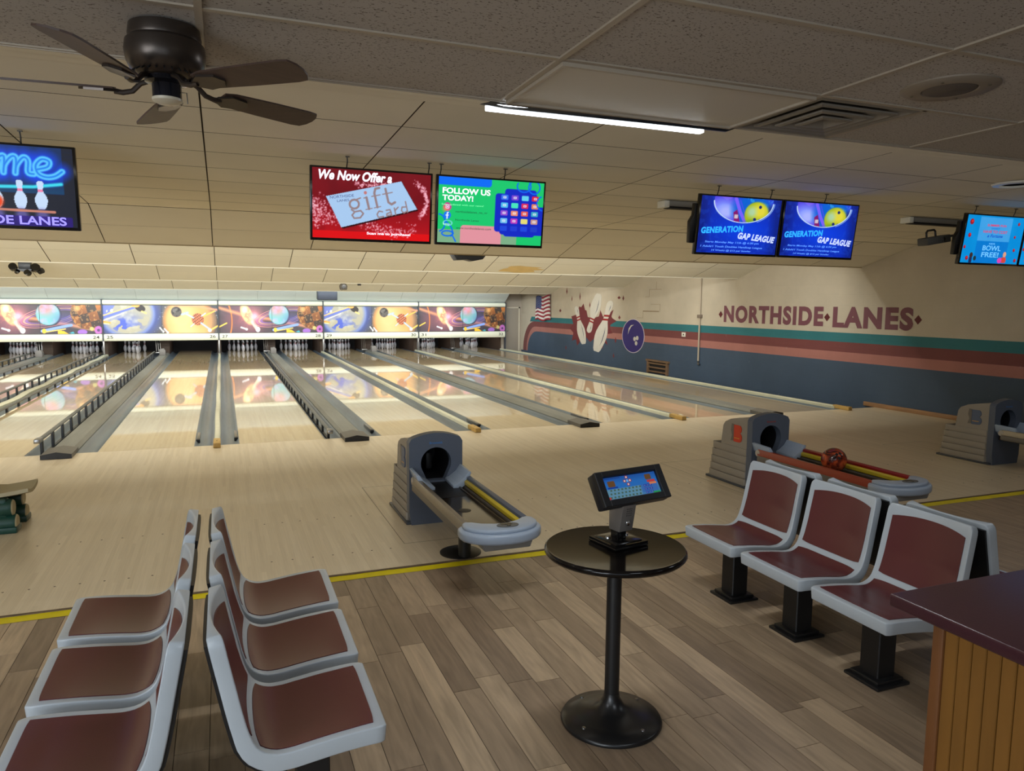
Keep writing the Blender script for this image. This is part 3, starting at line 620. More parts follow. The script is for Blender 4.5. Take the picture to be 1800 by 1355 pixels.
for base, head, tvv in (((-11.567, .503), (-12.178, 1.715), (.28, .037)), ((-10.599, 2.107), (-11.254, .875), (.32, -.037)), ((-10.704, .316), (-9.82, 1.903), (.375, -.035))):
    wd = 1; o, tr = pin_outline(base, head, tvv); po = poly_part(o, .006, wht_m, 'painted_pin', mu)
    st = MB()
    for z0, z1 in ((.232, .246), (.26, .274)):
        hw_ = .026 * wd; st.prism([(q[0], -.0085, q[1]) for q in (tr(-hw_, z0), tr(hw_, z0 + .006), tr(hw_, z1 + .006), tr(-hw_, z1))], (0, .0015, 0))
    st.build('neck_stripe', sred, po, smooth=0)
    sh = MB(); sh.prism([(q[0], -.0085, q[1]) for q in (tr(.018, .05), tr(.03, .09), tr(.03, .15), tr(.02, .19), tr(.024, .15), tr(.024, .09))], (0, .0015, 0)); sh.build('shading_stroke', ink, po, smooth=0); sh = MB(); sh.prism([(q[0], -.0085, q[1]) for q in (tr(.008, .3), tr(.016, .33), tr(.012, .35))], (0, .0015, 0)); sh.build('shading_stroke', ink, po, smooth=0)
bm_ = wl_('ball_mural', 'dark blue bowling ball painted on the wall right of the pin mural', 'mural')
def elo(cy, cz, ry, rz, n=36): return [(-cy + ry * math.cos(2 * PI * i / n), cz + rz * math.sin(2 * PI * i / n)) for i in range(n)]
poly_part(elo(8.5, .9, .62, .485), .003, mat('mural_lilac', (196, 186, 200), .6), 'outline', bm_); poly_part(elo(8.5, .9, .59, .465), .006, mat('mural_blue', (46, 34, 112), .6), 'ball', bm_)
for y, z in ((8.4, .82), (8.26, .85), (8.31, .7)): poly_part(elo(y, z, .07, .062, 16), .009, wht_m, 'finger_hole', bm_)
poly_part([(-8.78, .93), (-8.74, 1.1), (-8.62, 1.2), (-8.45, 1.22), (-8.6, 1.16), (-8.7, 1.06)], .009, wht_m, 'highlight_stroke', bm_)
sg = wl_('wall_lettering', 'large maroon NORTHSIDE LANES lettering painted between three diamonds', 'sign'); let_m = mat('letter_maroon', (112, 66, 78), .6, noise=.05); dia_m = mat('diamond_maroon', (88, 24, 32), .6)
text('NORTHSIDE', (-4.43, -1.36, 1.40, 1.788), -.004, let_m, sg, bold=.05, space=1.16); text('LANES', (-1.12, .66, 1.39, 1.788), -.004, let_m, sg, bold=.05, space=1.16)
for y in (4.55, 1.265, -.75):
    poly_part([(-y - .075, 1.58), (-y, 1.50), (-y + .075, 1.58), (-y, 1.66)], .003, dia_m, 'diamond', sg)
# the stripes stop near the back of the wall and curve down to the floor
arc = wl_('stripe_arc', 'painted stripes curving down to the floor near the back door', 'mural')
def curve(yo, zo, n=14): return [(-(16.6 - (16.6 - yo) * (1 - math.cos(t)) ** .9) if 0 else -(yo + (16.5 - yo) * (1 - math.sin(t)) if 0 else 16.5 - (16.5 - yo) * math.sin(t)), zo * (1 - math.cos(t)) if 0 else zo * math.sin(t) ** .8) for t in [PI / 2 * i / n for i in range(n + 1)]]
def arcpts(y_end, z_top, y_floor, n=16): return [(-(y_floor + (y_end - y_floor) * (1 - math.cos(PI / 2 * i / n))), z_top * math.sin(PI / 2 * i / n)) for i in range(n + 1)]
outer = arcpts(15.72, 1.114, 16.75); mid_ = arcpts(15.55, .937, 16.42); inner = arcpts(15.45, .757, 16.3)
poly_part([(-17.0, 0), (-17.0, 1.4), (-16.0, 1.4), (-15.95, 1.29), (-16.1, 1.114), (-15.72, 1.114)] + outer[::-1][1:], .002, beige_m, 'beige_field', arc)
poly_part(outer + mid_[::-1], .003, mat('arc_red', (116, 66, 66), .6), 'red_arc', arc); poly_part(mid_ + inner[::-1], .0035, mat('arc_pink', (166, 112, 104), .6), 'pink_arc', arc)
# flag
fg = wl_('flag', 'small striped flag with a blue starred corner hung on the wall', 'flag')
def flag_mesh():
    Wd, Hd, nx = 1.36, .84, 60; c = Canvas(Hd, Hd, 52, (214, 210, 206)); L_ = c.Y / Hd
    c.mix((np.floor(L_ * 13) % 2 == 0) * 1.0, (140, 26, 46)); cant = (c.X < Hd * .4) & (L_ > 6 / 13); c.mix(cant * 1.0, (30, 42, 92))
    for i in range(9):
        for j in range(6 if i % 2 == 0 else 5): c.ell(Hd * .4 * (.08 + .168 * j + (0 if i % 2 == 0 else .084)), Hd * (6 / 13 + 7 / 13 * (.1 + .1 * i)), .009, .009, (220, 220, 224))
    me = c.mesh('cloth', -15.5, 1.19, -.03, vcol_mat('flag_print', 0, .8)); n = len(me.vertices); a = np.empty(n * 3); me.vertices.foreach_get('co', a); a = a.reshape(-1, 3)
    u = (a[:, 0] + 15.5) / Hd; v = (a[:, 2] - 1.19) / Hd
    a[:, 0] = -15.5 + u * Wd; a[:, 1] = -.045 + .022 * np.sin(u * 15 + v * 2); a[:, 2] = 1.19 + v * Hd + .08 * u * v + .035 * np.sin(u * 9); me.vertices.foreach_set('co', a.ravel()); me.update(); me.shade_smooth(); return me
link('cloth', flag_mesh(), fg)
for y, z in ((15.45, 2.02), (14.2, 2.1)): pb = MB(); pb.lathe([(.02, 0), (.02, .03)], 8, (-y, -.02, z), axis='y'); pb.build('hook', steel, fg)
# conduit, outlet, vent, cracks
cd = wl_('conduit', 'thin pale pipe running down the wall left of the lettering', 'pipe'); a = MB(); a.tube([(-5.32, -.035, 2.5), (-5.32, -.035, .42)], .022, 8); a.build('pipe', mat('pipe_paint', (176, 164, 146), .5), cd)
a = MB(); a.tube([(-5.32, -.035, .43), (-5.32, -.035, .36), (-5.26, -.035, .34)], .028, 8); a.build('elbow', steel, cd); a = MB(); a.box(-5.39, -5.25, -.07, 0, 1.48, 1.56, .01); a.build('clamp', mat('clamp', (120, 108, 96), .5), cd)
ot = wl_('wall_outlet', 'small white wall plate on the red painted stripe', 'outlet'); a = MB(); a.box(-6.09, -5.93, -.018, 0, .99, 1.1, .006); a.build('plate', white_m, ot); a = MB(); a.lathe([(.022, 0), (.022, .012)], 10, (-6.0, -.012, 1.045), axis='y'); a.build('socket', black_m, ot)
vg = wl_('wall_vent', 'old wooden louvred vent low in the dark blue wall', 'vent'); vm = mat('vent_wood', (116, 90, 66), .6, noise=.2, ns=8)
a = MB(); a.box(-7.66, -7.58, -.05, 0, -.06, .29); a.box(-6.72, -6.64, -.05, 0, -.06, .29); a.box(-7.7, -6.6, -.06, 0, .26, .31); a.build('frame', vm, vg, smooth=0)
a = MB(); a.box(-7.58, -6.72, -.006, 0, -.06, .26); a.build('opening', pit_m, vg, smooth=0)
for i in range(3):
    a = MB(); a.box(-7.58, -6.72, -.045, -.02, 0, .04, mx=Matrix.Translation((0, 0, -.03 + i * .11))); a.build('slat', vm, vg, smooth=0)
ck = MB(); lines = [[(7.35, 2.4), (7.35, 2.2)], [(7.7, 2.2), (7.1, 2.2)], [(7.7, 2.2), (7.7, 2.0)], [(7.9, 2.0), (7.7, 2.0)], [(7.6, 1.8), (7.15, 1.8)], [(7.15, 1.8), (7.15, 1.6)], [(8.0, 1.6), (7.2, 1.62)], [(8.0, 1.6), (8.0, 1.42)], [(8.3, 1.42), (8.0, 1.42)]]
for (y0, z0), (y1, z1) in lines: ck.box(min(-y0, -y1) - .006, max(-y0, -y1) + .006, -.0012, .001, min(z0, z1) - .004, max(z0, z1) + .004)
cko = ck.build('wall_cracks', mat('crack', (140, 122, 98), .9), wall_r, smooth=0); cko.location = (XR, 0, 0); cko.rotation_euler = (0, 0, -PI / 2)

# ------------------------------------------------------------------ ceilings
ZC = 2.69; YE = -6.70
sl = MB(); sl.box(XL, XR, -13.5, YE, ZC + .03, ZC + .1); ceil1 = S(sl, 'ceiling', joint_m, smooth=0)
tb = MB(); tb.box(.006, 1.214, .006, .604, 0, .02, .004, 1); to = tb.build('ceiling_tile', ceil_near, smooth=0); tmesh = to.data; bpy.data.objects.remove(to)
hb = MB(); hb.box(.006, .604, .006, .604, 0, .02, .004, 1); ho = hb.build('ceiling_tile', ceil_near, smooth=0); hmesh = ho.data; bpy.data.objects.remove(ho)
TX0 = .07
skip = {(1, 0), (2, 0)}
gb = MB()
for i in range(-3, 5):
    for j in range(0, 5):
        x, y = TX0 + 1.22 * i, YE - .61 * (j + 1)
        if (i, j) in skip: continue
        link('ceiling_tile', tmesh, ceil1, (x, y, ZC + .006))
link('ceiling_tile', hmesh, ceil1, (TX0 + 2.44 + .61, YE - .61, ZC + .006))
for i in range(-3, 6): x = TX0 + 1.22 * i; gb.box(x - .012, x + .012, YE - 3.1, YE - .003, ZC - .001, ZC + .0085)
gb.box(TX0 + 2.44 + .598, TX0 + 2.44 + .622, YE - .61, YE, ZC, ZC + .008)
for j in range(0, 6): y = YE - .61 * j; gb.box(TX0 - 3.66, TX0 + 6.1, y - .012, y + .012, ZC, ZC + .008)
gb.box(TX0 - 3.7, TX0 + 6.2, YE - .002, YE + .004, ZC - .004, ZC + .3)
gb.build('ceiling_grid', grid_m, ceil1, smooth=0)
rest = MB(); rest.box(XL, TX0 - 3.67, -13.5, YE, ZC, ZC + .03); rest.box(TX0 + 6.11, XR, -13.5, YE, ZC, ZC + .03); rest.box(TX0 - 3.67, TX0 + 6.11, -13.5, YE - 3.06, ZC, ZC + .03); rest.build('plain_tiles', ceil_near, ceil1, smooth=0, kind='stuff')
# upper ceiling with 4 by 2 tiles, then its sloped lower end
def zup(y): return 2.95 - .0281 * (y + 4.92)
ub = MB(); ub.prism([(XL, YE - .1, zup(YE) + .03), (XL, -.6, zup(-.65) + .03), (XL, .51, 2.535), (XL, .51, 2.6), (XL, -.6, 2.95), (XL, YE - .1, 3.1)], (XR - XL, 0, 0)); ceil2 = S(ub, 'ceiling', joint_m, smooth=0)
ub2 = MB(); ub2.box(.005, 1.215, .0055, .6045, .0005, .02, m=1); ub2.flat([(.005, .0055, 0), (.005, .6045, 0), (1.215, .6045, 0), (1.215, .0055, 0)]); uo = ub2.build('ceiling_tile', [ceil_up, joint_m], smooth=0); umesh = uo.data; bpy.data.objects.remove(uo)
def slope_tile(parent, me, x, y, z, a): link('ceiling_tile', me, parent, (x, y, z), rot=(a, 0, 0))
a_up = -math.atan(.0281)
for i in range(-4, 9):
    for j in range(-1, 7):
        y = -4.92 + .61 * j; slope_tile(ceil2, umesh, .03 + 1.22 * i, y, zup(y) + .004, a_up)
    yk, zk, ye, ze = SECT[0]; a = math.atan2(ze - zk, ye - yk); L_ = math.hypot(ye - yk, ze - zk)
    for j in range(2): slope_tile(ceil2, umesh, .03 + 1.22 * i, yk + (ye - yk) * j * .5, zk + (ze - zk) * j * .5 + .002, a)
ur = MB()
for xa, xb in ((XL, .03 - 4.88), (.03 + 1.22 * 9, XR)):
    ur.prism([(xa, -5.53, zup(-5.53)), (xa, -.65, 2.83), (xa, .51, 2.5), (xa, .51, 2.53), (xa, -.65, 2.86), (xa, -5.53, 3.0)], (xb - xa, 0, 0))
ur.build('edge_tiles', ceil_up, ceil2, smooth=0)
tr_ = MB(); tr_.box(XL, XR, -6.69, -5.66, 2.958, 2.985); tr_.box(XL, XR, -5.655, -5.535, 2.966, 2.985); tr_.build('border_boards', ceil_up, ceil2, smooth=0)
ln = MB(); ln.box(XL, XR, .50, .535, 2.492, 2.56); ln.build('edge_trim', mat('edge_trim', (176, 158, 120), .6), ceil2, smooth=0)
# bright stepped sections over the lanes
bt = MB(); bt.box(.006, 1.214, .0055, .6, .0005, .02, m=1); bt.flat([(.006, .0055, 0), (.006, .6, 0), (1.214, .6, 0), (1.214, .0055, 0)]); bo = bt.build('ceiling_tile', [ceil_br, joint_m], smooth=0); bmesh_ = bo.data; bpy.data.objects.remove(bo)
prev = SECT[0]
for s_i, (yk, zk, ye, ze) in enumerate(SECT[1:]):
    up = MB(); py, pz = prev[2], prev[3]; zt = 2.9
    up.prism([(XL, py + .02, zt), (XL, yk - .02, zt), (XL, yk, zk + .03), (XL, ye, ze + .03), (XL, ye, ze + .2), (XL, yk, zt + .1), (XL, py, zt + .1)], (XR - XL, 0, 0))
    cs = S(up, 'ceiling', ceil_br, smooth=0)
    vt = MB(); vt.box(XL, XR, py + .02, py + .04, pz + .04, 3.0); vt.build('riser', ceil_br, cs, smooth=0)
    a = math.atan2(ze - zk, ye - yk)
    for i in range(-6, 9):
        x = .03 + 1.22 * i
        for j in range(2): slope_tile(cs, bmesh_, x, yk + (ye - yk) * j * .5, zk + (ze - zk) * j * .5 + .002, a)
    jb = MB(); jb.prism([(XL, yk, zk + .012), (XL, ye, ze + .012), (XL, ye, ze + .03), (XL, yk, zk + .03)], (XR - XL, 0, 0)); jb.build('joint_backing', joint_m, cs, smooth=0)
    ln = MB(); ln.box(XL, XR, ye - .005, ye + .03, ze - .008, ze + .06); ln.build('edge_trim', ceil_br, cs, smooth=0)
    prev = (yk, zk, ye, ze)
# pale rear slope down to the masks
rs = MB(); py, pz = prev[2], prev[3]
rs.prism([(XL, py + .02, 2.75), (XL, 15.3, 2.72), (XL, 16.75, 1.79), (XL, 16.9, 1.79), (XL, 15.4, 2.85), (XL, py + .02, 2.85)], (10.2 - XL, 0, 0)); cr_ = S(rs, 'ceiling', ceil_cool, smooth=0)
rs = MB(); rs.box(10.2, XR, py, 17, 2.14, 2.3); rs.build('corner_soffit', mat('corner_soffit', (150, 138, 122), .8), cr_, smooth=0)
rt = MB(); ay = math.atan2(1.79 - 2.72, 16.75 - 15.3); rl = math.hypot(1.45, .93); rt.box(.004, 1.216, .004, rl - .01, -.012, 0); ro = rt.build('ceiling_tile', ceil_cool, smooth=0); rme = ro.data; bpy.data.objects.remove(ro)
for i in range(-7, 9):
    x = .03 + 1.22 * i
    if x + 1.22 < 10.2: link('ceiling_tile', rme, cr_, (x, 15.3, 2.72), rot=(ay, 0, 0))
# water stain on the first bright section
stn = MB(); yk, zk, ye, ze = SECT[1]; g = random.Random(2)
pts = []
for i in range(18):
    q = 2 * PI * i / 18; yy = 3.74 + .2 * math.sin(q) * (.7 + .5 * g.random()); pts.append((5.6 + .42 * math.cos(q) * (.7 + .6 * g.random()), yy, zk + (ze - zk) * (yy - yk) / (ye - yk) - .0005))
stn.flat(pts); so = stn.build('ceiling_stain', mat('stain', (222, 192, 128), .9, noise=.1, ns=4), ceil2, smooth=0)

# lit strip fixture and flat panel in the near ceiling
t = thing('ceiling_light', 'ceiling light with a lit white strip beside a plain grey panel', 'ceiling light', (TX0 + 1.22, YE, ZC))
a = MB(); a.box(.0305, 1.1895, -.5795, -.0305, -.004, .018); a.build('panel', mat('light_panel', (205, 198, 184), .5), t)
a = MB()
for x0, x1, y0, y1 in ((.014, .03, -.579, -.031), (1.19, 1.206, -.579, -.031), (.014, 1.206, -.597, -.58), (.014, 1.206, -.03, -.013)): a.box(x0, x1, y0, y1, -.014, .02)
a.build('frame', grid_m, t)
a = MB(); a.prism([(-.1, .0, -.02), (.02, .0, -.028), (1.2, .0, -.022), (1.26, .0, .0), (1.2, .07, .03), (.02, .07, .03)], (0, .012, .0)); a.build('housing', slate_dark, t)
tube_m = mat('lit_tube', (240, 248, 255), .4, emit=9)
a = MB(); a.box(-.06, 1.08, .0185, .0575, -.034, -.008, .004); a.build('lit_diffuser', tube_m, t)
# square diffuser vent
t = thing('air_vent', 'square ceiling air diffuser of nested frames beside the light panel', 'vent', (TX0 + 2.44 + .305, YE - .305, ZC))
vw = mat('vent_paint', (134, 126, 114), .5); a = MB(); a.box(-.29, .29, -.29, .29, .04, .05); a.build('throat', pit_m, t, smooth=0)
for i, q in enumerate((.29, .225, .155, .09)):
    a = MB(); z0 = .0 - .006 * i
    wd = .055; vs = []
    for (rad, z) in ((q, z0), (q - wd * .35, z0 - .004), (q - wd, z0 + .03), (q - wd, z0 + .036), (q, z0 + .008)):
        vs += [(-rad, -rad, z), (rad, -rad, z), (rad, rad, z), (-rad, rad, z)]
    a.add(vs, [(4 * i_ + j, 4 * i_ + (j + 1) % 4, 4 * ((i_ + 1) % 5) + (j + 1) % 4, 4 * ((i_ + 1) % 5) + j) for i_ in range(5) for j in range(4)]); a.build('vane_frame', vw, t, smooth=0)
# round ceiling speaker
t = thing('ceiling_speaker', 'round flush ceiling speaker with a perforated grille', 'speaker', (2.9, -7.6, ZC + .004))
a = MB(); a.lathe([(.0, -.004), (.1, -.004), (.105, -.012), (.165, -.012), (.18, -.004), (.18, .004)], 40); a.build('ring', mat('speaker_ring', (146, 134, 118), .5), t)
a = MB(); a.lathe([(0, -.017), (.09, -.014), (.1, -.008), (.1, 0)], 32); a.build('grille', mat('speaker_grille', (96, 86, 76), .6, noise=.3, ns=300), t)
a = MB()
for q in range(4): a.lathe([(.006, -.015), (.006, -.01)], 8, (.14 * math.cos(q * PI / 2 + .5), .14 * math.sin(q * PI / 2 + .5), 0))
a.build('screws', joint_m, t)
t = thing('round_vent', 'round dark vent in the upper ceiling at the right edge', 'vent', (7.05, -5.0, zup(-5.0)))
a = MB(); a.lathe([(.0, -.004), (.13, -.004)], 24); a.build('opening', pit_m, t); a = MB(); a.lathe([(.13, 0), (.135, -.02), (.19, -.015), (.2, 0), (.13, .0)], 28); a.build('ring', white_m, t)

# ceiling fan
t = thing('ceiling_fan', 'brown five-blade ceiling fan hugging the tiled ceiling', 'ceiling fan', (-.037, -7.09, ZC))
bronze = mat('fan_bronze', (78, 70, 64), .32, .7); blade_m = mat('fan_blade', (74, 56, 48), .5, noise=.2, ns=6, st=(1, 8, 1))
a = MB(); a.lathe([(0, 0), (.108, 0), (.112, -.03), (.11, -.04), (.12, -.05), (.124, -.08), (.12, -.11), (.108, -.135), (.085, -.152), (.07, -.158), (0, -.158)], 40); mo = a.build('motor_housing', bronze, t, smooth=30)
a = MB()
for i in range(28):
    q = 2 * PI * i / 28; a.box(-.012, .012, -.0022, .0022, -.002, .002, mx=Matrix.Rotation(q, 4, 'Z') @ Matrix.Translation((.098, 0, -.146)) @ Matrix.Rotation(R(35), 4, 'Y'))
a.build('vent_slots', pit_m, mo, smooth=0)
a = MB(); a.lathe([(0, -.158), (.066, -.158), (.066, -.172), (.05, -.176), (.045, -.178), (.045, -.222), (0, -.222)], 32); a.build('switch_cup', mat('cup_gloss', (40, 42, 52), .12, .6), t, smooth=30)
a = MB(); a.lathe([(.047, -.222), (.046, -.23), (.03, -.238), (0, -.24)], 32); a.build('bottom_cap', mat('cap_ivory', (206, 198, 176), .4), t)
a = MB(); a.tube([(.045, -.01, -.2), (.06, -.012, -.2), (.062, -.012, -.235)], .0018, 6); a.build('pull_chain', steel, t)
for i in range(5):
    q = R(32 + 72 * i)
    Rz = Matrix.Rotation(q, 4, 'Z') @ Matrix.Rotation(R(-13), 4, 'X')
    a = MB(); n = 10; ol = [(.165, -.035), (.2, -.048), (.35, -.056), (.5, -.06), (.535, -.055), (.55, -.03), (.555, 0), (.55, .03), (.535, .055), (.5, .06), (.35, .056), (.2, .048), (.165, .035)]
    a.prism([(x, y, -.198) for x, y in ol], (0, 0, .006), mx=Rz); bl = a.build('blade', blade_m, t, smooth=20)
    a = MB(); a.tube([Rz @ Vector(v) for v in ((.06, 0, -.165), (.085, 0, -.175), (.11, 0, -.2), (.14, 0, -.207), (.165, 0, -.204))], .009, 8)
    a.prism([(x, y, -.2065) for x, y in ((.15, -.012), (.19, -.04), (.25, -.03), (.27, 0), (.25, .03), (.19, .04), (.15, .012))], (0, 0, .008), mx=Rz); a.build('blade_iron', bronze, bl, smooth=30)

# ------------------------------------------------------------------ hanging screens
scr_m = vcol_mat('screen_print', 1.0, .3)
def em(name, col, s=1.0):
    k = 'em_' + name
    return MATS.get(k) or mat(k, col, .5, emit=s)
SW, SH = .93, .525
def tv_text(scr, body, u0, u1, v0, v1, m, bold=0, shear=0, rot=0, space=1):
    """u from the left, v from the top, both 0..1 of the lit picture"""
    return text(body, (-SW / 2 + u0 * SW, -SW / 2 + u1 * SW, SH * (1 - v1), SH * (1 - v0)), -.0215, m, scr, 'screen_lettering', bold, shear, rot, space=space)
ASP = SW / SH
def tv(x0, label, canvas, hang, plate=False):
    t = thing('hanging_screen', label, 'screen', (x0 + .4825, -3.85, 2.285), group='screens hung from the ceiling')
    t.rotation_euler = (R(7.5), 0, 0)
    a = MB(); a.box(-.4825, .4825, -.018, .03, -.002, .56, .006); a.box(-.2, .2, .03, .06, .12, .42, .01); a.build('cabinet', gloss_black, t)
    s = link('screen', canvas.mesh('screen', -SW / 2, 0, 0, scr_m, scale=SH), t, (0, 0, .02)); s.location = (0, 0, .02)
    for v in s.data.vertices: v.co.y = -.0195
    if plate:
        a = MB(); a.prism([(-.52, .03, .10), (-.44, .03, .10), (-.44, .03, .47), (-.50, .03, .47), (-.50, .03, .36), (-.535, .03, .30)], (0, .05, 0), .006); a.build('mount_plate', satin_black, t)
    for hx in hang:
        lx = hx - (x0 + .4825)
        a = MB(); a.tube([(lx, .01, .555), (lx, .006, .575), (lx + .003, .0, .6), (lx, -.004, .642)], .005, 6); a.box(lx - .012, lx + .018, -.016, .008, .635, .642); a.build('hanger', black_m, t)
    return t, s
# a) welcome screen
c = Canvas(ASP, 1, 220, (24, 26, 40)); c.rect(0, ASP * .93, .42, 1, (0, 62, 150)); c.mix(((c.Y > .42) & (c.X < ASP * .93)) * np.clip((.6 - c.Y) * 2.5, 0, .6), (0, 84, 110)); c.mix(((np.floor(c.Y * 34) % 2 == 0) & (c.Y > .8)) * .12, (0, 30, 90))
strokes = []
def arcp(cx, cy, rx, ry, a0, a1, n=14): return [(cx + rx * math.cos(R(a0 + (a1 - a0) * i / n)), cy + ry * math.sin(R(a0 + (a1 - a0) * i / n))) for i in range(n + 1)]
ox = .0
for q in ([(.02, .88), (.08, .64), (.16, .84), (.22, .64), (.3, .9)], arcp(.38, .72, .05, .06, 0, 330), [(.46, .65), (.52, .92), (.47, .92), (.46, .66), (.52, .64)], arcp(.61, .73, .06, .08, 50, 320)): strokes.append(q)
strokes.append(arcp(.78, .75, .1, .1, -20, 340)); strokes.append([(.86, .82), (.95, .86), (.93, .66), (.95, .76), (1.03, .86), (1.08, .84), (1.06, .66), (1.08, .76), (1.16, .86), (1.21, .82), (1.2, .68), (1.26, .66)]); strokes.append([(1.3, .72), (1.42, .76), (1.44, .83), (1.36, .85), (1.29, .77), (1.31, .67), (1.4, .63), (1.5, .65), (1.58, .71)])
def smooth2(q, n=8):
    out = []
    for i in range(len(q) - 1):
        p0, p1, p2, p3 = (np.array(q[max(i - 1, 0)]), np.array(q[i]), np.array(q[i + 1]), np.array(q[min(i + 2, len(q) - 1)]))
        for k in range(n): u = k / n; out.append(tuple(.5 * (2 * p1 + (p2 - p0) * u + (2 * p0 - 5 * p1 + 4 * p2 - p3) * u * u + (3 * p1 - p0 - 3 * p2 + p3) * u ** 3)))
    return out + [q[-1]]
strokes = [[(x + .06, y) for x, y in smooth2(q, 5)] for q in strokes]
for s in strokes: c.line(s, .16, (0, 70, 255), soft=.14, op=.9)
for s in strokes: c.line(s, .075, (90, 200, 255), soft=.02)
for s in strokes: c.line(s, .02, (20, 120, 235), soft=.015)
c.line([(.1, .5), (.8, .48), (1.3, .5), (1.62, .55)], .04, (60, 220, 240), soft=.02)
for i, x in enumerate((.6, .83, 1.06)):
    x += .0; pass
def cpin(c, cx, cz, h, col=(200, 222, 250)):
    k = h / .381; zz = [z for z, _ in PINR]; rr_ = [q for _, q in PINR]; v = (c.Y - cz) / k; c.mix((np.abs(c.X - cx) < np.interp(v, zz, rr_) * 1.25 * k) & (v > 0) & (v < .381), col); c.mix((np.abs(c.X - cx) < .03 * k) & (v > .235) & (v < .27), (240, 130, 170))
for x in (.66, .95, 1.1 + .16, 1.54 + .0): pass
for x in (.4, .65, .89, 1.15, 1.38): cpin(c, x, .22, .36)
for x in (.89, 1.15, 1.38): c.ell(x, .13, .07, .09, (120, 110, 190), soft=.06, op=.7)
c.line([(.1, .22), (1.0, .2), (1.52, .19)], .03, (200, 130, 110)); c.ell(.76, .3, .2, .12, (236, 66, 16), soft=.03); c.ell(.73, .35, .1, .04, (255, 150, 90), soft=.05); c.rect(.0, 1.72, 0, .13, (40, 10, 130), .02, .8)
t, s = tv(-1.755, 'hanging screen with a blue neon greeting over pins', c, (-1.107, -1.72))
tv_text(s, 'NORTHSIDE LANES', .02, .93, .87, .98, em('violet', (140, 130, 255), 1.2), .02)
# b) gift card
c = Canvas(ASP, 1, 240, (120, 8, 22)); c.mix(np.clip(1 - c.Y * 1.6, 0, 1), (190, 14, 26)); c.mix(np.clip((c.noise(6, 31) - .45), 0, 1) * .8, (70, 4, 16)); c.mix((c.Y < .11) * .9, (226, 8, 16))
def sp1(g): t = g.random(); return (t * 1.55 + g.normal(0, .02), .22 + .09 * math.sin(t * 6) + g.normal(0, .05))
def sp2(g): a = g.uniform(-60, 80); return (1.5 + .22 * math.cos(R(a)) + g.normal(0, .02), .6 + .26 * math.sin(R(a)) + g.normal(0, .025))
def sp3(g): return (g.uniform(.62, 1.2), .8 + g.normal(0, .02))
def sp4(g): return (abs(g.normal(0, .12)), .42 + g.normal(0, .08))
for fn, n_, sd in ((sp1, 330, 1), (sp2, 220, 2), (sp3, 130, 3), (sp4, 150, 4)): c.sparkle(fn, n_, (255, 190, 205), .010, sd)
card = [(.11 * ASP, .6), (.74 * ASP, .88), (.885 * ASP, .48), (.235 * ASP, .16)]
c.poly([(x + .02, y - .02) for x, y in card], (50, 0, 8)); c.poly(card, (168, 202, 240)); c.mix(np.exp(-((c.X - .7) ** 2 + (c.Y - .3) ** 2) / .1) * .5 * (np.abs(c.X - .85) < .6) * (np.abs(c.Y - .5) < .3), (190, 214, 250)) if 0 else None
gx, gy = .42 * ASP, .5; rt_ = R(14)
def G(pts): return [(gx + (x * math.cos(rt_) - y * math.sin(rt_)), gy + (x * math.sin(rt_) + y * math.cos(rt_))) for x, y in pts]
gc = (150, 128, 132)
c.line(G(arcp(-.13, .04, .07, .065, 0, 360)), .03, gc); c.line(G([(-.08, .1), (-.02, .11)]), .02, gc); c.line(G([(-.19, -.03), (-.15, -.07), (-.06, -.07), (-.03, -.12), (-.09, -.17), (-.18, -.16), (-.2, -.11), (-.15, -.07)]), .024, gc)
c.line(G([(.07, .1), (.07, -.07)]), .035, gc); c.line(G([(.03, .1), (.07, .1)]), .016, gc); c.line(G([(.02, -.07), (.12, -.07)]), .014, gc); c.ell(*G([(.07, .17)])[0], .024, .024, (196, 120, 120))
c.line(G([(.2, -.07), (.2, .14), (.23, .2), (.29, .2)]), .034, gc); c.line(G([(.15, .1), (.28, .1)]), .016, gc); c.line(G([(.15, -.07), (.25, -.07)]), .014, gc)
c.line(G([(.38, .17), (.38, -.03), (.42, -.07), (.48, -.05)]), .034, gc); c.line(G([(.32, .1), (.47, .1)]), .016, gc)
dx0, dy0 = .22, -.2
for pts in ([(.1, .05), (.05, .07), (.01, .03), (.02, -.02), (.1, -.02)], [(.16, .06), (.22, .06), (.23, -.03)], [(.23, .02), (.16, .01), (.15, -.02), (.22, -.02)], [(.29, .07), (.29, -.03)], [(.29, .03), (.35, .07)], [(.48, .13), (.48, -.03)], [(.48, .05), (.41, .06), (.39, .01), (.42, -.03), (.48, -.01)]): c.line(G([(x + dx0 - .06, y + dy0) for x, y in pts]), .02, gc)
t, s = tv(.767, 'hanging screen advertising a white gift card on red', c, (1.049, 1.70))
wm = em('white', (240, 236, 250), 1.0); tv_text(s, 'We Now Offer a', .05, .66, .02, .16, wm, .035, .25); tv_text(s, 'Scan me to purchase!', .45, .83, .89, .94, wm, .03)
nv = em('navy', (52, 60, 120), .8); tv_text(s, 'NORTHSIDE', .14, .34, .37, .41, nv, .0, 0, 8); tv_text(s, 'LANES', .20, .30, .43, .465, nv, .0, 0, 8)
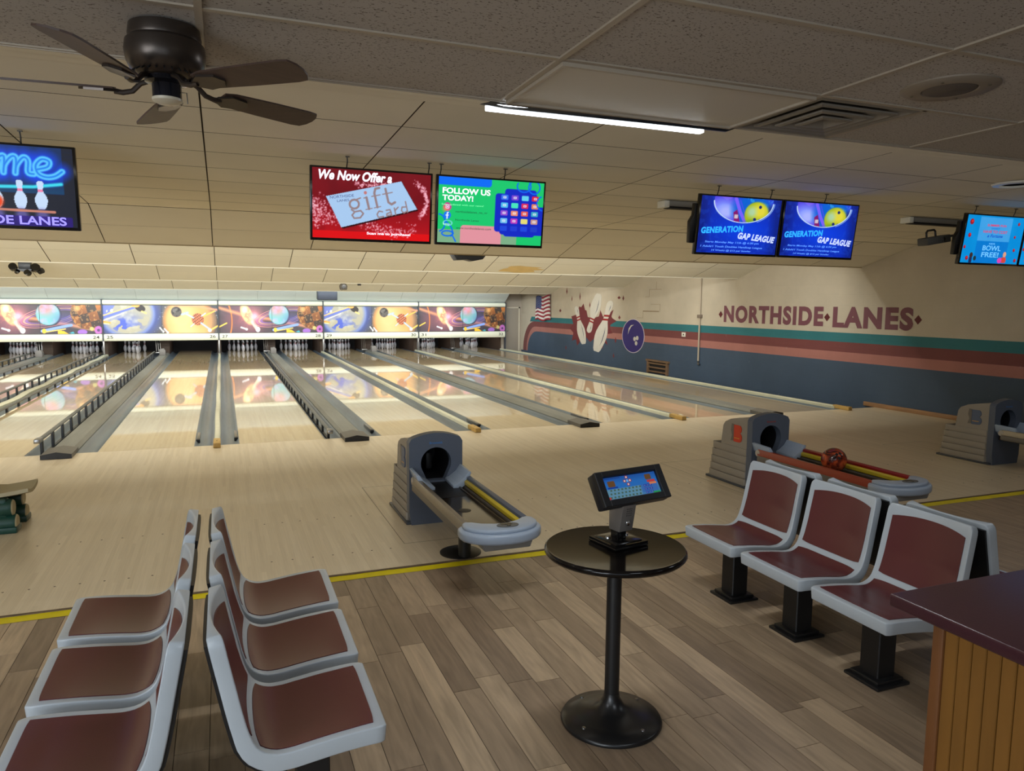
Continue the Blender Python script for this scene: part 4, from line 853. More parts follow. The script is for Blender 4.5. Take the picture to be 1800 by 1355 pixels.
# c) follow us
c = Canvas(ASP, 1, 240, (24, 200, 110)); c.rect(-.1, .49 * ASP, .88, 1.1, (0, 108, 246), .05); c.rect(-.1, .75 * ASP, -.1, .2, (226, 148, 160), 0); c.rect(.21 * ASP, .6 * ASP, -.1, .28, (226, 148, 160), .06)
blue = (14, 40, 196)
c.rect(.53 * ASP, 1.02 * ASP, .2, .8, blue, .05); c.rect(.62 * ASP, .93 * ASP, .13, .88, blue, .05); c.rect(.58 * ASP, 1.02 * ASP, .16, .3, blue, .05); c.rect(.93 * ASP, 1.1, .1, .2, (24, 200, 110))
c.rect(.94 * ASP, ASP + .1, .62, .9, (24, 200, 110), .03); c.rect(.94 * ASP, ASP + .1, -.1, .16, (24, 200, 110), .02)
ic = [(60, 120, 240), (120, 70, 210), (100, 210, 240), (220, 30, 60), (80, 190, 240), (70, 230, 190), (220, 40, 90), (230, 130, 90), (150, 80, 210), (240, 140, 110), (230, 90, 80), (60, 170, 200), (110, 190, 240), (190, 60, 190), (230, 220, 120), (200, 150, 140), (30, 70, 220), (30, 60, 210), (30, 70, 220), (30, 60, 200)]
for i, q in enumerate(ic):
    cx, cy = (.62 + .1 * (i % 4)) * ASP, .745 - .122 * (i // 4); c.rect(cx - .06, cx + .06, cy - .04, cy + .04, q, .015)
    if i < 16 and i not in (2, 5, 14): c.rect(cx - .028, cx + .028, cy - .018, cy + .018, (235, 235, 245), .012, .85); c.rect(cx - .012, cx + .012, cy - .008, cy + .008, q)
for pts in (arcp(1.42, .93, .12, .09, 150, 400), arcp(1.6, .92, .1, .1, 0, 360), arcp(.02, .3, .1, .13, -80, 90), arcp(.16, .14, .09, .04, 30, 380), [(.12, .34), (.22, .24), (.26, .14), (.22, .1)], [(.24, .12), (.3, .02)], arcp(1.8, .68, .14, .12, 120, 250)): c.line(pts, .022, (0, 104, 240))
c.ell(.085 * ASP, .55, .065, .065, (200, 60, 150)); c.ell(.07 * ASP, .52, .05, .05, (250, 150, 90), soft=.06, op=.7); c.rect(.12, .18, .52, .58, (250, 240, 250), .015); c.rect(.13, .17, .53, .57, (200, 60, 150), .01); c.ell(.15, .55, .012, .012, (250, 240, 250))
c.ell(.085 * ASP, .42, .06, .06, (24, 119, 242)); c.line([(.165, .46), (.15, .455), (.148, .37)], .018, (250, 250, 255)); c.line([(.13, .42), (.168, .42)], .014, (250, 250, 255)); c.ring(.16, .3, .07, .04, .012, (120, 220, 220))
t, s = tv(1.765, 'hanging screen showing green and pink social media notice', c, (1.80, 2.355))
mint = em('mint', (190, 240, 214), 1); tv_text(s, 'FOLLOW US', .035, .48, .16, .25, wm, .03); tv_text(s, 'TODAY!', .035, .32, .27, .355, wm, .03); tv_text(s, 'Stay updated with our news!', .03, .42, .40, .435, em('green2', (120, 240, 170)))
dk = em('dark', (14, 50, 40), 1); tv_text(s, 'northsidelanes_na_nr', .16, .46, .50, .54, dk); tv_text(s, 'Northside Lanes', .16, .38, .63, .66, dk); tv_text(s, 'www.northsidelanes.com', .17, .50, .75, .785, dk); tv_text(s, 'http', .05, .11, .70, .74, mint)
# d) league screens, twice
c = Canvas(ASP, 1, 230, (10, 40, 170)); c.mix(np.exp(-((c.X - 1.0) ** 2 / .5 + (c.Y - .42) ** 2 / .1)), (4, 62, 225)); c.mix(np.clip(np.maximum(np.abs(c.X - .89) - .62, 0) * 3, 0, .6), (6, 22, 100)); c.mix((c.noise(22, 41) > .62) * .25, (30, 80, 210))
m_ = np.hypot((c.X - .93) / .66, (c.Y - .93) / .37) < 1
c2 = Canvas(ASP, 1, 230, (70, 50, 220)); c2.mix((c2.noise(7, 43) > .5) * .6, (140, 80, 240)); c2.ell(.5, .78, .3, .18, (130, 150, 255), soft=.2); c2.ell(.55, .74, .16, .1, (170, 180, 255), soft=.1); c2.ell(1.15, .8, .45, .3, (0, 96, 210), soft=.15); c2.mix((c2.noise(24, 44) > .6) * (c2.X > 1.0) * .5, (70, 190, 240)); c2.ell(1.55, .65, .12, .2, (30, 20, 80), soft=.1)
c2.line([(.74, .98), (.86, .75), (1.02, .53)], .07, (120, 96, 250)); c2.line([(.84, .95), (.95, .75), (1.1, .55)], .03, (60, 80, 230)); c2.poly([(.71, .74), (.79, .79), (.88, .55), (.74, .58)], (130, 20, 110)); c2.rect(.74, .82, .63, .7, (210, 190, 200), .01)
c2.ell(1.23, .72, .27, .225, (168, 184, 30), soft=.03); c2.ell(1.3, .78, .16, .13, (226, 214, 60), soft=.12); c2.ell(1.12, .76, .1, .09, (170, 214, 190), soft=.1, op=.8); c2.ell(1.2, .56, .18, .05, (60, 140, 60), soft=.08, op=.7)
for x, y in ((1.2, .63), (1.31, .615), (1.3, .855)): c2.ell(x, y, .034, .03, (20, 40, 110))
c.c = np.where(m_[..., None], c2.c, c.c); c.ring(.93, .93, .66, .37, .014, (200, 224, 255), a0=180, a1=360); c.ring(.9, .93, .72, .4, .008, (150, 190, 250), a0=300, a1=360)
cy_ = em('cyan', (40, 160, 255), 1.1); lt = em('pale', (190, 205, 255), 1); li = em('info', (90, 150, 255), 1)
for x0, lab, hg in ((4.307, 'left one of two hanging screens advertising a bowling league', (4.512, 5.134)), (5.294, 'right one of two hanging screens advertising a bowling league', (5.815,))):
    t, s = tv(x0, lab, c, hg, x0 < 5)
    tv_text(s, 'GENERATION', .03, .55, .52, .635, cy_, .05, .1, 4, 1.1); tv_text(s, 'GAP LEAGUE', .49, .97, .64, .76, lt, .05, .25, -4, 1.1)
    tv_text(s, 'Starts Monday May 11th @ 6:30 pm', .09, .77, .785, .83, li, .02, .15, 0); tv_text(s, '1 Adult/1 Youth Doubles Handicap League', .04, .82, .865, .91, li, .02, .15, 0); tv_text(s, '14 Weeks @ $12 per bowler', .18, .68, .935, .975, li, .02, .15, 0)
# e) summer screens
c = Canvas(ASP, 1, 220, (0, 140, 216)); c.mix((c.noise(10, 51) - .4) * .8, (20, 160, 230)); c.rect(.22 * ASP, .78 * ASP, .47, .97, (120, 178, 240)); c.rect(.22 * ASP, .78 * ASP, -.1, .47, (0, 100, 200))
for x, y, r_ in ((.08, .86, .06), (.08, .58, .045), (.03, .33, .035), (.1, .1, .045), (.9, .3, .035), (.9, .86, .035), (.95, .08, .04), (.87, .58, .03)): c.ell(x * ASP, y, r_, r_, (150, 22, 40)); c.ell(x * ASP + .012, y + .012, r_ * .5, r_ * .5, (226, 50, 50), soft=.02)
c.ell(.3, .16, .05, .06, (60, 40, 40)); c.rect(.25, .34, .0, .12, (26, 40, 90), .02); c.ell(.42, .1, .045, .05, (30, 50, 60)); c.ell(1.33, .2, .05, .06, (226, 160, 130)); c.rect(1.24, 1.4, .02, .14, (214, 70, 60), .04); c.ell(1.2, .07, .07, .06, (220, 70, 180))
rd = em('rose', (200, 60, 100), .9); bl = em('royal', (20, 90, 200), .9); pa = em('azure', (110, 190, 250), 1)
for x0, lab, hg in ((7.827, 'hanging screen advertising free summer bowling, left of its pair', (7.963, 8.6)), (8.80, 'hanging screen advertising free summer bowling, cut by the right edge', (9.3,))):
    t, s = tv(x0, lab, c, hg, x0 < 8)
    tv_text(s, 'SUMMER FUN', .35, .68, .17, .22, rd, .03); tv_text(s, "DOESN'T", .43, .58, .245, .275, bl, .02); tv_text(s, 'HAVE TO COST', .30, .72, .30, .36, rd, .03); tv_text(s, 'a Fortune', .38, .65, .38, .45, bl, .03, .3)
    tv_text(s, 'KIDS', .44, .54, .565, .60, pa, .02); tv_text(s, 'BOWL', .34, .66, .62, .73, pa, .02); tv_text(s, 'FREE!', .34, .64, .76, .87, pa, .02)
# fixtures behind the screens
t0_ = mat('fixture_grey', (128, 124, 116), .45)
for x, lab in ((4.42, 'grey strip fixture on the ceiling behind the league screens'), (7.93, 'grey strip fixture on the ceiling behind the summer screens')):
    t = thing('strip_fixture', lab, 'light fixture', (x + .08, -2.98, zup(-2.98)))
    a = MB(); a.prism([(0, -.07, 0), (0, .07, 0), (0, .06, -.055), (0, -.06, -.055)], (1.22, 0, 0), .004); a.build('housing', t0_, t); a = MB(); a.box(.05, 1.2, -.045, .045, -.075, -.055); a.build('lamp_slot', pit_m, t, smooth=0)
    a = MB(); a.box(-.012, .05, -.072, .072, -.07, 0, .004); a.build('end_cap', white_m, t)
t = thing('camera_projector', 'slim grey projector with a loop bracket beside the summer screen', 'projector', (7.72, -3.62, 2.545)); t.rotation_euler = (0, R(-9), R(0))
a = MB(); a.box(-.17, .2, -.07, .07, -.03, .055, .012); a.build('body', mat('projector_grey', (70, 70, 68), .5), t); a = MB(); a.lathe([(.022, 0), (.03, .004), (.03, .012), (.022, .016)], 14, (.08, -.07, .01), axis='y'); a.build('lens_ring', steel, t)
a = MB(); a.tube([(.18, 0, .02), (.28, .0, .03), (.33, -.1, .03)], .014, 8); a.build('arm', black_m, t)
a = MB(); a.tube([(-.1, 0, .05), (-.1, 0, .11), (-.08, 0, .13), (.02, 0, .13), (.04, 0, .11), (.04, 0, .05)], .012, 8); a.build('loop_bracket', black_m, t)

# ------------------------------------------------------------------ things on the lane ceiling
t = thing('edge_speaker', 'dark wedge projector tucked under the ceiling edge below the notice screens', 'projector', (3.54, .62, 2.515))
a = MB(); a.prism([(-.26, 0, 0), (.26, 0, 0), (.2, 0, -.07), (.05, 0, -.1), (-.05, 0, -.08), (-.2, 0, -.09)], (0, .2, 0), .008); a.build('body', slate_dark, t); a = MB(); a.box(-.2, .2, -.004, .004, -.03, -.01); a.build('vent_strip', black_m, t)
t = thing('wall_speaker', 'black box loudspeaker hung in front of the masks above lane twenty-eight', 'speaker', (3.36, 15.2, 1.86)); t.rotation_euler = (R(8), 0, 0)
a = MB(); a.box(-.32, .32, -.12, .14, 0, .29, .015); a.build('cabinet', mat('speaker_black', (40, 44, 52), .5), t); a = MB(); a.box(-.29, .29, -.128, -.118, .025, .265, .004); a.build('grille', mat('grille_black', (52, 56, 66), .6, noise=.2, ns=200), t)
a = MB(); a.tube([(-.2, 0, .28), (-.2, -.25, .6)], .01, 6); a.tube([(.2, 0, .28), (.2, -.25, .6)], .01, 6); a.build('hanger', steel, t)
t = thing('spot_lamp', 'small grey spot lamp on the lane ceiling above the loudspeaker', 'lamp', (3.6, 13.2, 2.46))
a = MB(); a.prism([(-.1, -.06, -.3), (.1, -.06, -.3), (.12, -.06, -.18), (.06, -.06, -.1), (-.06, -.06, -.1), (-.12, -.06, -.18)], (0, .16, 0), .02); a.build('head', mat('lamp_grey', (88, 82, 74), .5), t); a = MB(); a.box(-.05, .05, -.02, .06, -.11, .1); a.build('bracket', black_m, t); a = MB(); a.lathe([(0, 0), (.05, 0), (.06, .02)], 14, (0, -.062, -.2), axis='y'); a.build('lens', gloss_black, t)
t = thing('ceiling_plug', 'tiny black round plug in the lane ceiling beside the spot lamp', 'fitting', (4.13, 13.5, 2.335)); a = MB(); a.lathe([(0, -.03), (.05, -.03), (.055, 0), (.05, .02)], 14); a.build('cap', black_m, t); a = MB(); a.lathe([(.055, -.002), (.07, 0), (.055, .01)], 14); a.build('flange', satin_black, t)
t = thing('disco_light', 'black cluster of round spotlights hanging above lane twenty-three', 'lamp', (-3.58, 7.9, 2.36)); t.scale = (.84,) * 3
a = MB(); a.box(-.13, .13, -.1, .1, .06, .24, .02); a.prism([(-.16, -.1, .06), (.16, -.1, .06), (.1, -.1, -.03), (-.06, -.1, .0)], (0, .2, 0)); a.build('body', mat('disco_black', (36, 40, 48), .35), t)
for x, y, z, rx, q in ((-.24, -.05, .1, .09, 0), (.22, -.05, .09, .1, 20), (.32, 0, .02, .07, 60), (-.18, .05, .0, .05, 30), (.06, -.08, -.03, .07, -20)):
    a = MB(); a.lathe([(rx * .6, .06), (rx, .05), (rx, -.05), (rx * .8, -.06), (rx * .55, -.03), (0, -.03)], 20, mx=Matrix.Translation((x, y, z)) @ Matrix.Rotation(R(q), 4, 'Z') @ Matrix.Rotation(R(70), 4, 'X')); lp = a.build('lamp_head', gloss_black, t)
    a = MB(); a.lathe([(0, 0), (rx * .5, .0), (rx * .55, -.01), (0, -.012)], 14, mx=Matrix.Translation((x, y, z)) @ Matrix.Rotation(R(q), 4, 'Z') @ Matrix.Rotation(R(70), 4, 'X') @ Matrix.Translation((0, 0, .035))); a.build('lens', chrome, lp)
a = MB()
for x in (-.13, 0, .13): a.tube([(x, 0, .24), (x, 0, .5)], .006, 6)
a.build('hanger', steel, t)

# ------------------------------------------------------------------ pins
pin_m = mat('pin_white', (206, 208, 214), .3); pin_r = mat('pin_red', (150, 40, 46), .35)
a = MB(); n = 14; prof = [(r_, z) for z, r_ in PINR]
zz = [0, .03, .07, .114, .149, .184, .219, .24, .252, .266, .28, .30, .321, .343, .362, .374, .381]; rv = np.interp(zz, [q[0] for q in PINR], [q[1] for q in PINR])
for i in range(len(zz) - 1):
    lo = a.lathe([(max(rv[i], 1e-6), zz[i]), (max(rv[i + 1], 1e-6), zz[i + 1])], n, m=1 if i in (7, 9) else 0)
    a.f = a.f[:-2] if rv[i] > 1e-5 and rv[i + 1] > 1e-5 else a.f[:-1]; a.mi = a.mi[:len(a.f)]
po = a.build('bowling_pin', [pin_m, pin_r], smooth=60); b = bmesh.new(); b.from_mesh(po.data); bmesh.ops.remove_doubles(b, verts=b.verts[:], dist=1e-5); b.to_mesh(po.data); b.free()
pin_me = po.data; bpy.data.objects.remove(po)
POS = [(0, 0, 'head pin'), (1, -.5, 'left pin of the second row'), (1, .5, 'right pin of the second row'), (2, -1, 'left pin of the third row'), (2, 0, 'middle pin of the third row'), (2, 1, 'right pin of the third row'), (3, -1.5, 'far left back pin'), (3, -.5, 'left middle back pin'), (3, .5, 'right middle back pin'), (3, 1.5, 'far right back pin')]
MISSING = {26: range(10), 25: (2, 5, 9)}
for lane in range(23, 33):
    k = (lane - 27) // 2; cx = k * P + (A0 + LW / 2 if lane % 2 else P - A0 - LW / 2)
    for i, (row, off, nm) in enumerate(POS):
        if i in MISSING.get(lane, ()): continue
        o = link('bowling_pin', pin_me, None, (cx + off * .3048, 18.29 + row * .264, .001)); tag(o, f'white bowling pin with red neck stripes, {nm} of lane {NUM[lane]}', 'bowling pin', 'bowling pins set up on the lanes')

# ------------------------------------------------------------------ ball returns
def hood_profile(): return [(-3.46, 0), (-3.49, .05), (-3.52, .24), (-3.56, .33), (-3.63, .36), (-3.66, .58), (-3.69, .62), (-3.78, .66), (-3.92, .69), (-4.05, .702), (-4.05, 0)]
BLUE_E = mat('emblem_blue', (78, 92, 118), .4); RED_E = mat('emblem_red', (206, 62, 34), .4)
def emblem(parent, side_x, m):
    """raised letter B on the left flank"""
    mb = MB(); pts = []
    B = [(0, 0), (.075, 0)] + arcp(.085, .045, .035, .045, -90, 75, 6) + arcp(.08, .13, .032, .04, -75, 90, 6) + [(.0, .17)]
    pts = [(side_x, -3.84 - y, .44 + z) for y, z in B]
    mb.prism(pts, (-.008, 0, 0)); o = mb.build('emblem', m, parent, smooth=25)
    sh = MB(); sh.prism([(side_x, -3.835, .61), (side_x, -3.80, .615), (side_x, -3.79, .55), (side_x, -3.81, .5), (side_x, -3.79, .44), (side_x, -3.835, .445)], (-.006, 0, 0)); sh.build('emblem_shadow_block', mat('emb_grey', (112, 106, 98), .5) if 'emb_grey' not in MATS else MATS['emb_grey'], o, smooth=0)
    mb = MB(); mb.prism([(side_x - .008, -3.85, .475), (side_x - .008, -3.93, .475), (side_x - .008, -3.93, .482), (side_x - .008, -3.85, .482)], (-.001, 0, 0)); mb.build('emblem_stripe', MATS.get('emb_line') or mat('emb_line', (214, 160, 60), .4), o, smooth=0)
def ball_return(k, label, emb, txt_m, left_m, right_a, right_b):
    x0 = k * P + P / 2
    t = thing('ball_return', label, 'ball return', (x0, 0, 0))
    hp = hood_profile(); W2 = .215
    # flanks, back and top as one shell open to the front
    mb = MB()
    for sx in (-1, 1): mb.prism([(sx * W2, y, z) for y, z in hp], (-sx * .03, 0, 0))
    for (ya, za), (yb, zb) in zip(hp[:-2], hp[1:-1]): mb.add([(-W2 + .02, ya, za), (W2 - .02, ya, za), (W2 - .02, yb, zb), (-W2 + .02, yb, zb)], [(0, 1, 2, 3)])
    hd = mb.build('hood', hood_m, t, smooth=25)
    lo = MB()
    for i in range(5):
        z = .02 + i * .075; e = .018 - i * .003
        for sx in (-1, 1): lo.prism([(sx * W2, -3.47 - .01 * i + e, z), (sx * (W2 + e), -3.49 - .01 * i, z), (sx * (W2 + e), -4.03, z), (sx * W2, -4.04, z)], (0, 0, .068), .004)
        lo.box(-W2, W2, -3.50 - .012 * i, -3.455 - .012 * i + e * .2, z, z + .068, .004)
    lo.build('ribbed_skirt', hood_m, t)
    bs = MB(); bs.box(-W2 - .03, W2 + .03, -4.1, -3.43, 0, .022, .005); bs.build('base_plate', slate_dark, t)
    # arched front panel with the ball opening
    cx, cz, rh = .0, .505, .128; n = 48; outer = []; inner = []
    hw, zb, zs, zt = .228, .0, .705, .757
    for i in range(n):
        a = 2 * PI * i / n; dx, dz = math.cos(a), math.sin(a); best = 9
        if abs(dx) > 1e-6: best = min(best, hw / abs(dx))
        if dz < 0: best = min(best, (cz - zb) / -dz)
        if dz > 0: best = min(best, (zt - cz) / dz)
        x_, z_ = cx + dx * best, cz + dz * best
        for _ in range(60):
            top = zs + (zt - zs) * (1 - (min(abs(x_), hw) / hw) ** 2)
            if z_ > top: best *= .996; x_, z_ = cx + dx * best, cz + dz * best
        outer.append((x_, z_)); hx, hz = cx + dx * rh, cz + dz * rh
        if dz < -.5: hx = max(-.075, min(.075, hx * 1.0)); hz = min(hz, .36 + 0 * hz) if abs(hx) < .076 else hz
        inner.append((hx, hz))
    mb = MB(); vs = []
    for yy in (-4.12, -4.05):
        vs += [(x_ * (1 if yy > -4.1 else .985), yy, z_ if yy > -4.1 else z_ - .004) for x_, z_ in outer]; vs += [(x_, yy, z_) for x_, z_ in inner]
    fs = []
    for i in range(n):
        j = (i + 1) % n; fs += [(i, j, n + j, n + i), (2 * n + i, 3 * n + i, 3 * n + j, 2 * n + j), (i, 2 * n + i, 2 * n + j, j), (n + i, n + j, 3 * n + j, 3 * n + i)]
    mb.add(vs, fs); fp = mb.build('front_panel', face_m, t, smooth=25)
    tn = MB(); tn.add([(x_, -4.052, z_) for x_, z_ in inner] + [(x_ * .9, -3.66, z_ * .95 + .03) for x_, z_ in inner], [(i, (i + 1) % n, n + (i + 1) % n, n + i) for i in range(n)] + [tuple(range(n, 2 * n))]); tn.build('tunnel', hole_m, t, smooth=30)
    ac = MB(); ac.box(-.03, .03, -3.9, -3.7, .4, .55, .02); ac.build('lift_wheel', satin_black, t)
    lp = MB(); lp.box(-.205, .205, -4.118, -4.06, .03, .3, .004); lp.build('lower_panel', slate_dark, t)
    text('Brunswick', (-.055, .055, .662, .682), -4.1235, txt_m, fp, 'brand_lettering', .02)
    emblem(t, -W2, emb)
    # guide wings where the rails leave the hood
    for sx in (-1, 1):
        mb = MB(); mb.prism([(sx * .075, -4.12, .35), (sx * .14, -4.12, .345), (sx * .2, -4.12, .40), (sx * .225, -4.12, .475), (sx * .2, -4.12, .48), (sx * .165, -4.12, .43), (sx * .11, -4.12, .39), (sx * .075, -4.12, .375)], (0, -.24, -.012), .004); mb.build('guide_wing', pale_blue, t)
    # rails
    zr = .385
    mb = MB(); mb.prism([(-.225, -4.2, zr - .02), (-.19, -4.2, zr - .03), (-.165, -4.2, zr + .015), (-.18, -4.2, zr + .04), (-.215, -4.2, zr + .04)], (0, -1.4, -.004), .004); mb.build('left_rail', left_m, t)
    mb = MB(); mb.box(-.224, -.19, -5.58, -4.2, zr - .075, zr - .022, .004); mb.build('left_rail_skirt', MATS.get('rail_skirt') or mat('rail_skirt', (104, 98, 90), .4), t)
    mb = MB(); mb.prism([(.225, -4.3, zr - .03), (.19, -4.3, zr - .05), (.185, -4.3, zr + .04), (.215, -4.3, zr + .05), (.228, -4.3, zr + .03)], (0, -1.3, -.004), .004); mb.build('right_rail', right_a, t)
    mb = MB(); mb.prism([(.19, -4.32, zr - .03), (.168, -4.32, zr - .02), (.166, -4.32, zr + .008), (.186, -4.32, zr + .02)], (0, -1.28, -.004), .003); mb.build('yellow_strip', right_b, t)
    mb = MB(); mb.box(.165, .186, -5.58, -4.3, zr - .07, zr - .03, .003); mb.build('right_rail_skirt', MATS['rail_skirt'], t)
    mb = MB(); mb.prism([(-.12, -4.06, .345), (.12, -4.06, .345), (.12, -4.06, .33), (-.12, -4.06, .33)], (0, -.55, -.004)); mb.build('belt', satin_black, t, smooth=0)
    dk_ = MATS.get('deck') or mat('deck', (88, 78, 64), .12, .75); mb = MB(); mb.prism([(-.12, -4.615, .34), (.12, -4.615, .34), (.12, -4.615, .322), (-.12, -4.615, .322)], (0, -1.0, -.004)); mb.build('deck_plate', dk_, t, smooth=0)
    mb = MB(); mb.box(-.135, -.12, -5.6, -4.1, .29, .352, .003); mb.box(.12, .135, -5.6, -4.1, .29, .352, .003); mb.build('deck_rims', MATS.get('deck_rim') or mat('deck_rim', (70, 60, 50), .35, .4), t)
    # crescent end bumper
    ol = [(-.235, -5.530), (-.19, -5.545), (-.13, -5.600), (-.05, -5.635), (.05, -5.635), (.13, -5.600), (.19, -5.545), (.235, -5.530), (.262, -5.560), (.268, -5.620)] + [(.268 * math.cos(q), -5.620 - .20 * math.sin(q)) for q in [PI * i / 18 for i in range(1, 18)]] + [(-.268, -5.620), (-.262, -5.560)]
    mb = MB(); mb.prism([(x_, y_, .345) for x_, y_ in ol], (0, 0, .065), .018, 3, bev_all=False); bp_ = mb.build('end_bumper', pale_blue, t, smooth=40)
    ol2 = [(x_ * .9, -5.620 + (y_ + 5.62) * .86) for x_, y_ in ol]; mb = MB(); mb.prism([(x_, y_, .405) for x_, y_ in ol2], (0, 0, .03), .012, 3, bev_all=False); mb.build('bumper_crown', pale_blue, bp_, smooth=40)
    mb = MB(); mb.prism([(-.13, -5.800, .30), (.13, -5.800, .30), (.1, -5.800, .345), (-.1, -5.800, .345)] if 0 else [(-.15, -5.760, .3), (.15, -5.760, .3), (.17, -5.760, .35), (-.17, -5.760, .35)], (0, .13, 0), .008); mb.build('bumper_tray', MATS.get('tray') or mat('tray', (128, 128, 126), .4), t)
    mb = MB(); ell = [(.075 * math.cos(q) * (1 if abs(math.cos(q)) < .7 else .96), -5.700 + .045 * math.sin(q)) for q in [2 * PI * i / 20 for i in range(20)]]; mb.prism([(x_ + .02, y_, .433) for x_, y_ in ell], (0, 0, .007), .002, 1); cp = mb.build('control_pad', MATS.get('pad_grey') or mat('pad_grey', (84, 86, 88), .4), t)
    mb = MB(); mb.box(-.02, .05, -5.695, -5.670, .439, .4415); mb.build('display', gloss_black, cp, smooth=0); mb = MB(); mb.lathe([(.014, .439), (.012, .443), (0, .443)], 14, (.02, -5.720, 0)); mb.build('button', gloss_black, cp)
    sp = MB(); sp.lathe([(.045, 0.0), (.045, .34)], 24, (-.03, -4.98, 0)); sp.build('support_pole', satin_black, t)
    sp = MB(); sp.lathe([(.15, 0), (.15, .006), (.13, .014), (.07, .02), (.048, .03), (0, .03)], 32, (-.03, -4.98 + .1, 0)); sp.build('pole_base', satin_black, t)
    kn = MB(); kn.lathe([(.03, 0), (.035, .01), (.03, .03), (.018, .034), (.0, .034)], 16, (-.222, -4.2, zr), axis='x'); kn.build('hinge_boss', MATS.get('boss') or mat('boss', (176, 168, 156), .4), t)
    return t
rail_steel = mat('rail_steel', (150, 142, 128), .3, .5); orange = mat('rail_orange', (150, 58, 34), .35); dred = mat('rail_red', (140, 30, 22), .35); yel = mat('rail_yellow', (206, 182, 50), .35); slate_r = mat('rail_slate', (86, 94, 108), .35)
lt_b = mat('brand_blue', (70, 120, 180), .4); lt_r = mat('brand_red', (150, 70, 60), .4)
ball_return(0, 'grey ball return with a steel left rail behind the round table', BLUE_E, lt_b, rail_steel, slate_r, yel)
ball_return(1, 'grey ball return with orange rails and a ball on it', RED_E, lt_r, orange, dred, yel)
ball_return(2, 'grey ball return with a blue emblem at the right edge', mat('emblem_steel', (84, 98, 122), .4), lt_b, rail_steel, slate_r, yel)
# marbled ball on the second return
def marble():
    m = bpy.data.materials.new('marbled_ball'); m.use_nodes = True; nt = m.node_tree; b = nt.nodes['Principled BSDF']; L = nt.links.new
    tc = nd(nt, 'ShaderNodeTexCoord'); nz = nd(nt, 'ShaderNodeTexNoise'); nz.inputs['Scale'].default_value = 9; nz.inputs['Detail'].default_value = 5; nz.inputs['Distortion'].default_value = 1.6; L(tc.outputs['Object'], nz.inputs['Vector'])
    cr = nd(nt, 'ShaderNodeValToRGB'); e = cr.color_ramp.elements; e[0].position = .38; e[0].color = lin((40, 22, 24)); e[1].position = .62; e[1].color = lin((200, 88, 46)); q = e.new(.5); q.color = lin((140, 52, 30)); L(nz.outputs['Fac'], cr.inputs[0]); L(cr.outputs[0], b.inputs['Base Color']); b.inputs['Roughness'].default_value = .15
    return m
mm_ = marble(); bo_ = thing('bowling_ball', 'orange and black marbled bowling ball resting on the orange-railed return', 'bowling ball', (1.5 * P + .005, -4.93, .452))
a = MB(); b = bmesh.new(); bmesh.ops.create_uvsphere(b, u_segments=40, v_segments=24, radius=.108); a.bm(b); a.build('ball', mm_, bo_, smooth=180)
a = MB()
for dx, dz in ((-.016, .07), (.016, .07), (0, .03)):
    d = Vector((dx - .03, -.075, dz)).normalized(); q = d.to_track_quat('Z', 'Y').to_matrix().to_4x4(); a.lathe([(.0125, .1055), (.0125, .1086)], 14, mx=q)
a.build('finger_holes', pit_m, bo_)

# ------------------------------------------------------------------ chairs
def catmull(P_, n):
    out = []; k = len(P_) - 1
    for s in range(n + 1):
        t = s / n * k; i = min(int(t), k - 1); u = t - i; p0, p1, p2, p3 = (Vector(P_[max(i - 1, 0)]), Vector(P_[i]), Vector(P_[i + 1]), Vector(P_[min(i + 2, k)]))
        out.append(.5 * ((2 * p1) + (p2 - p0) * u + (2 * p0 - 5 * p1 + 4 * p2 - p3) * u * u + (3 * p1 - p0 - 3 * p2 + p3) * u ** 3))
    return out
CP = [(.578, .412), (.53, .414), (.43, .408), (.33, .396), (.265, .388), (.215, .392), (.172, .418), (.148, .468), (.13, .54), (.112, .63), (.094, .72), (.078, .805)]
CS = catmull([(q[0], 0, q[1]) for q in CP], 44)
arcl = [0]
for i in range(1, len(CS)): arcl.append(arcl[-1] + (CS[i] - CS[i - 1]).length)
TOT = arcl[-1]
def cpt(s, t, off=0, flat=False):
    """point of the seat surface: s 0..1 front edge to top, t -1..1 across"""
    L_ = min(max(s, 0), 1) * TOT; i = int(np.searchsorted(arcl, L_)) - 1; i = min(max(i, 0), len(CS) - 2); u = (L_ - arcl[i]) / (arcl[i + 1] - arcl[i])
    p = CS[i].lerp(CS[i + 1], u); d = (CS[min(i + 2, len(CS) - 1)] - CS[max(i - 1, 0)]).normalized(); nrm = Vector((d.z, 0, -d.x));
    nrm = nrm if nrm.z > 0 or (abs(nrm.z) < .5 and nrm.x > 0) else -nrm
    dish = (1 - t * t) * (.012 * min(1, max(0, (s - .03) / .12)) + .026 * min(1, max(0, (s - .5) / .2)))
    if flat: dish = 0
    hw = .24 - .006 * max(0, (s - .55) / .45)
    return Vector((p.x, t * hw, p.z)) + nrm * (off - dish), nrm
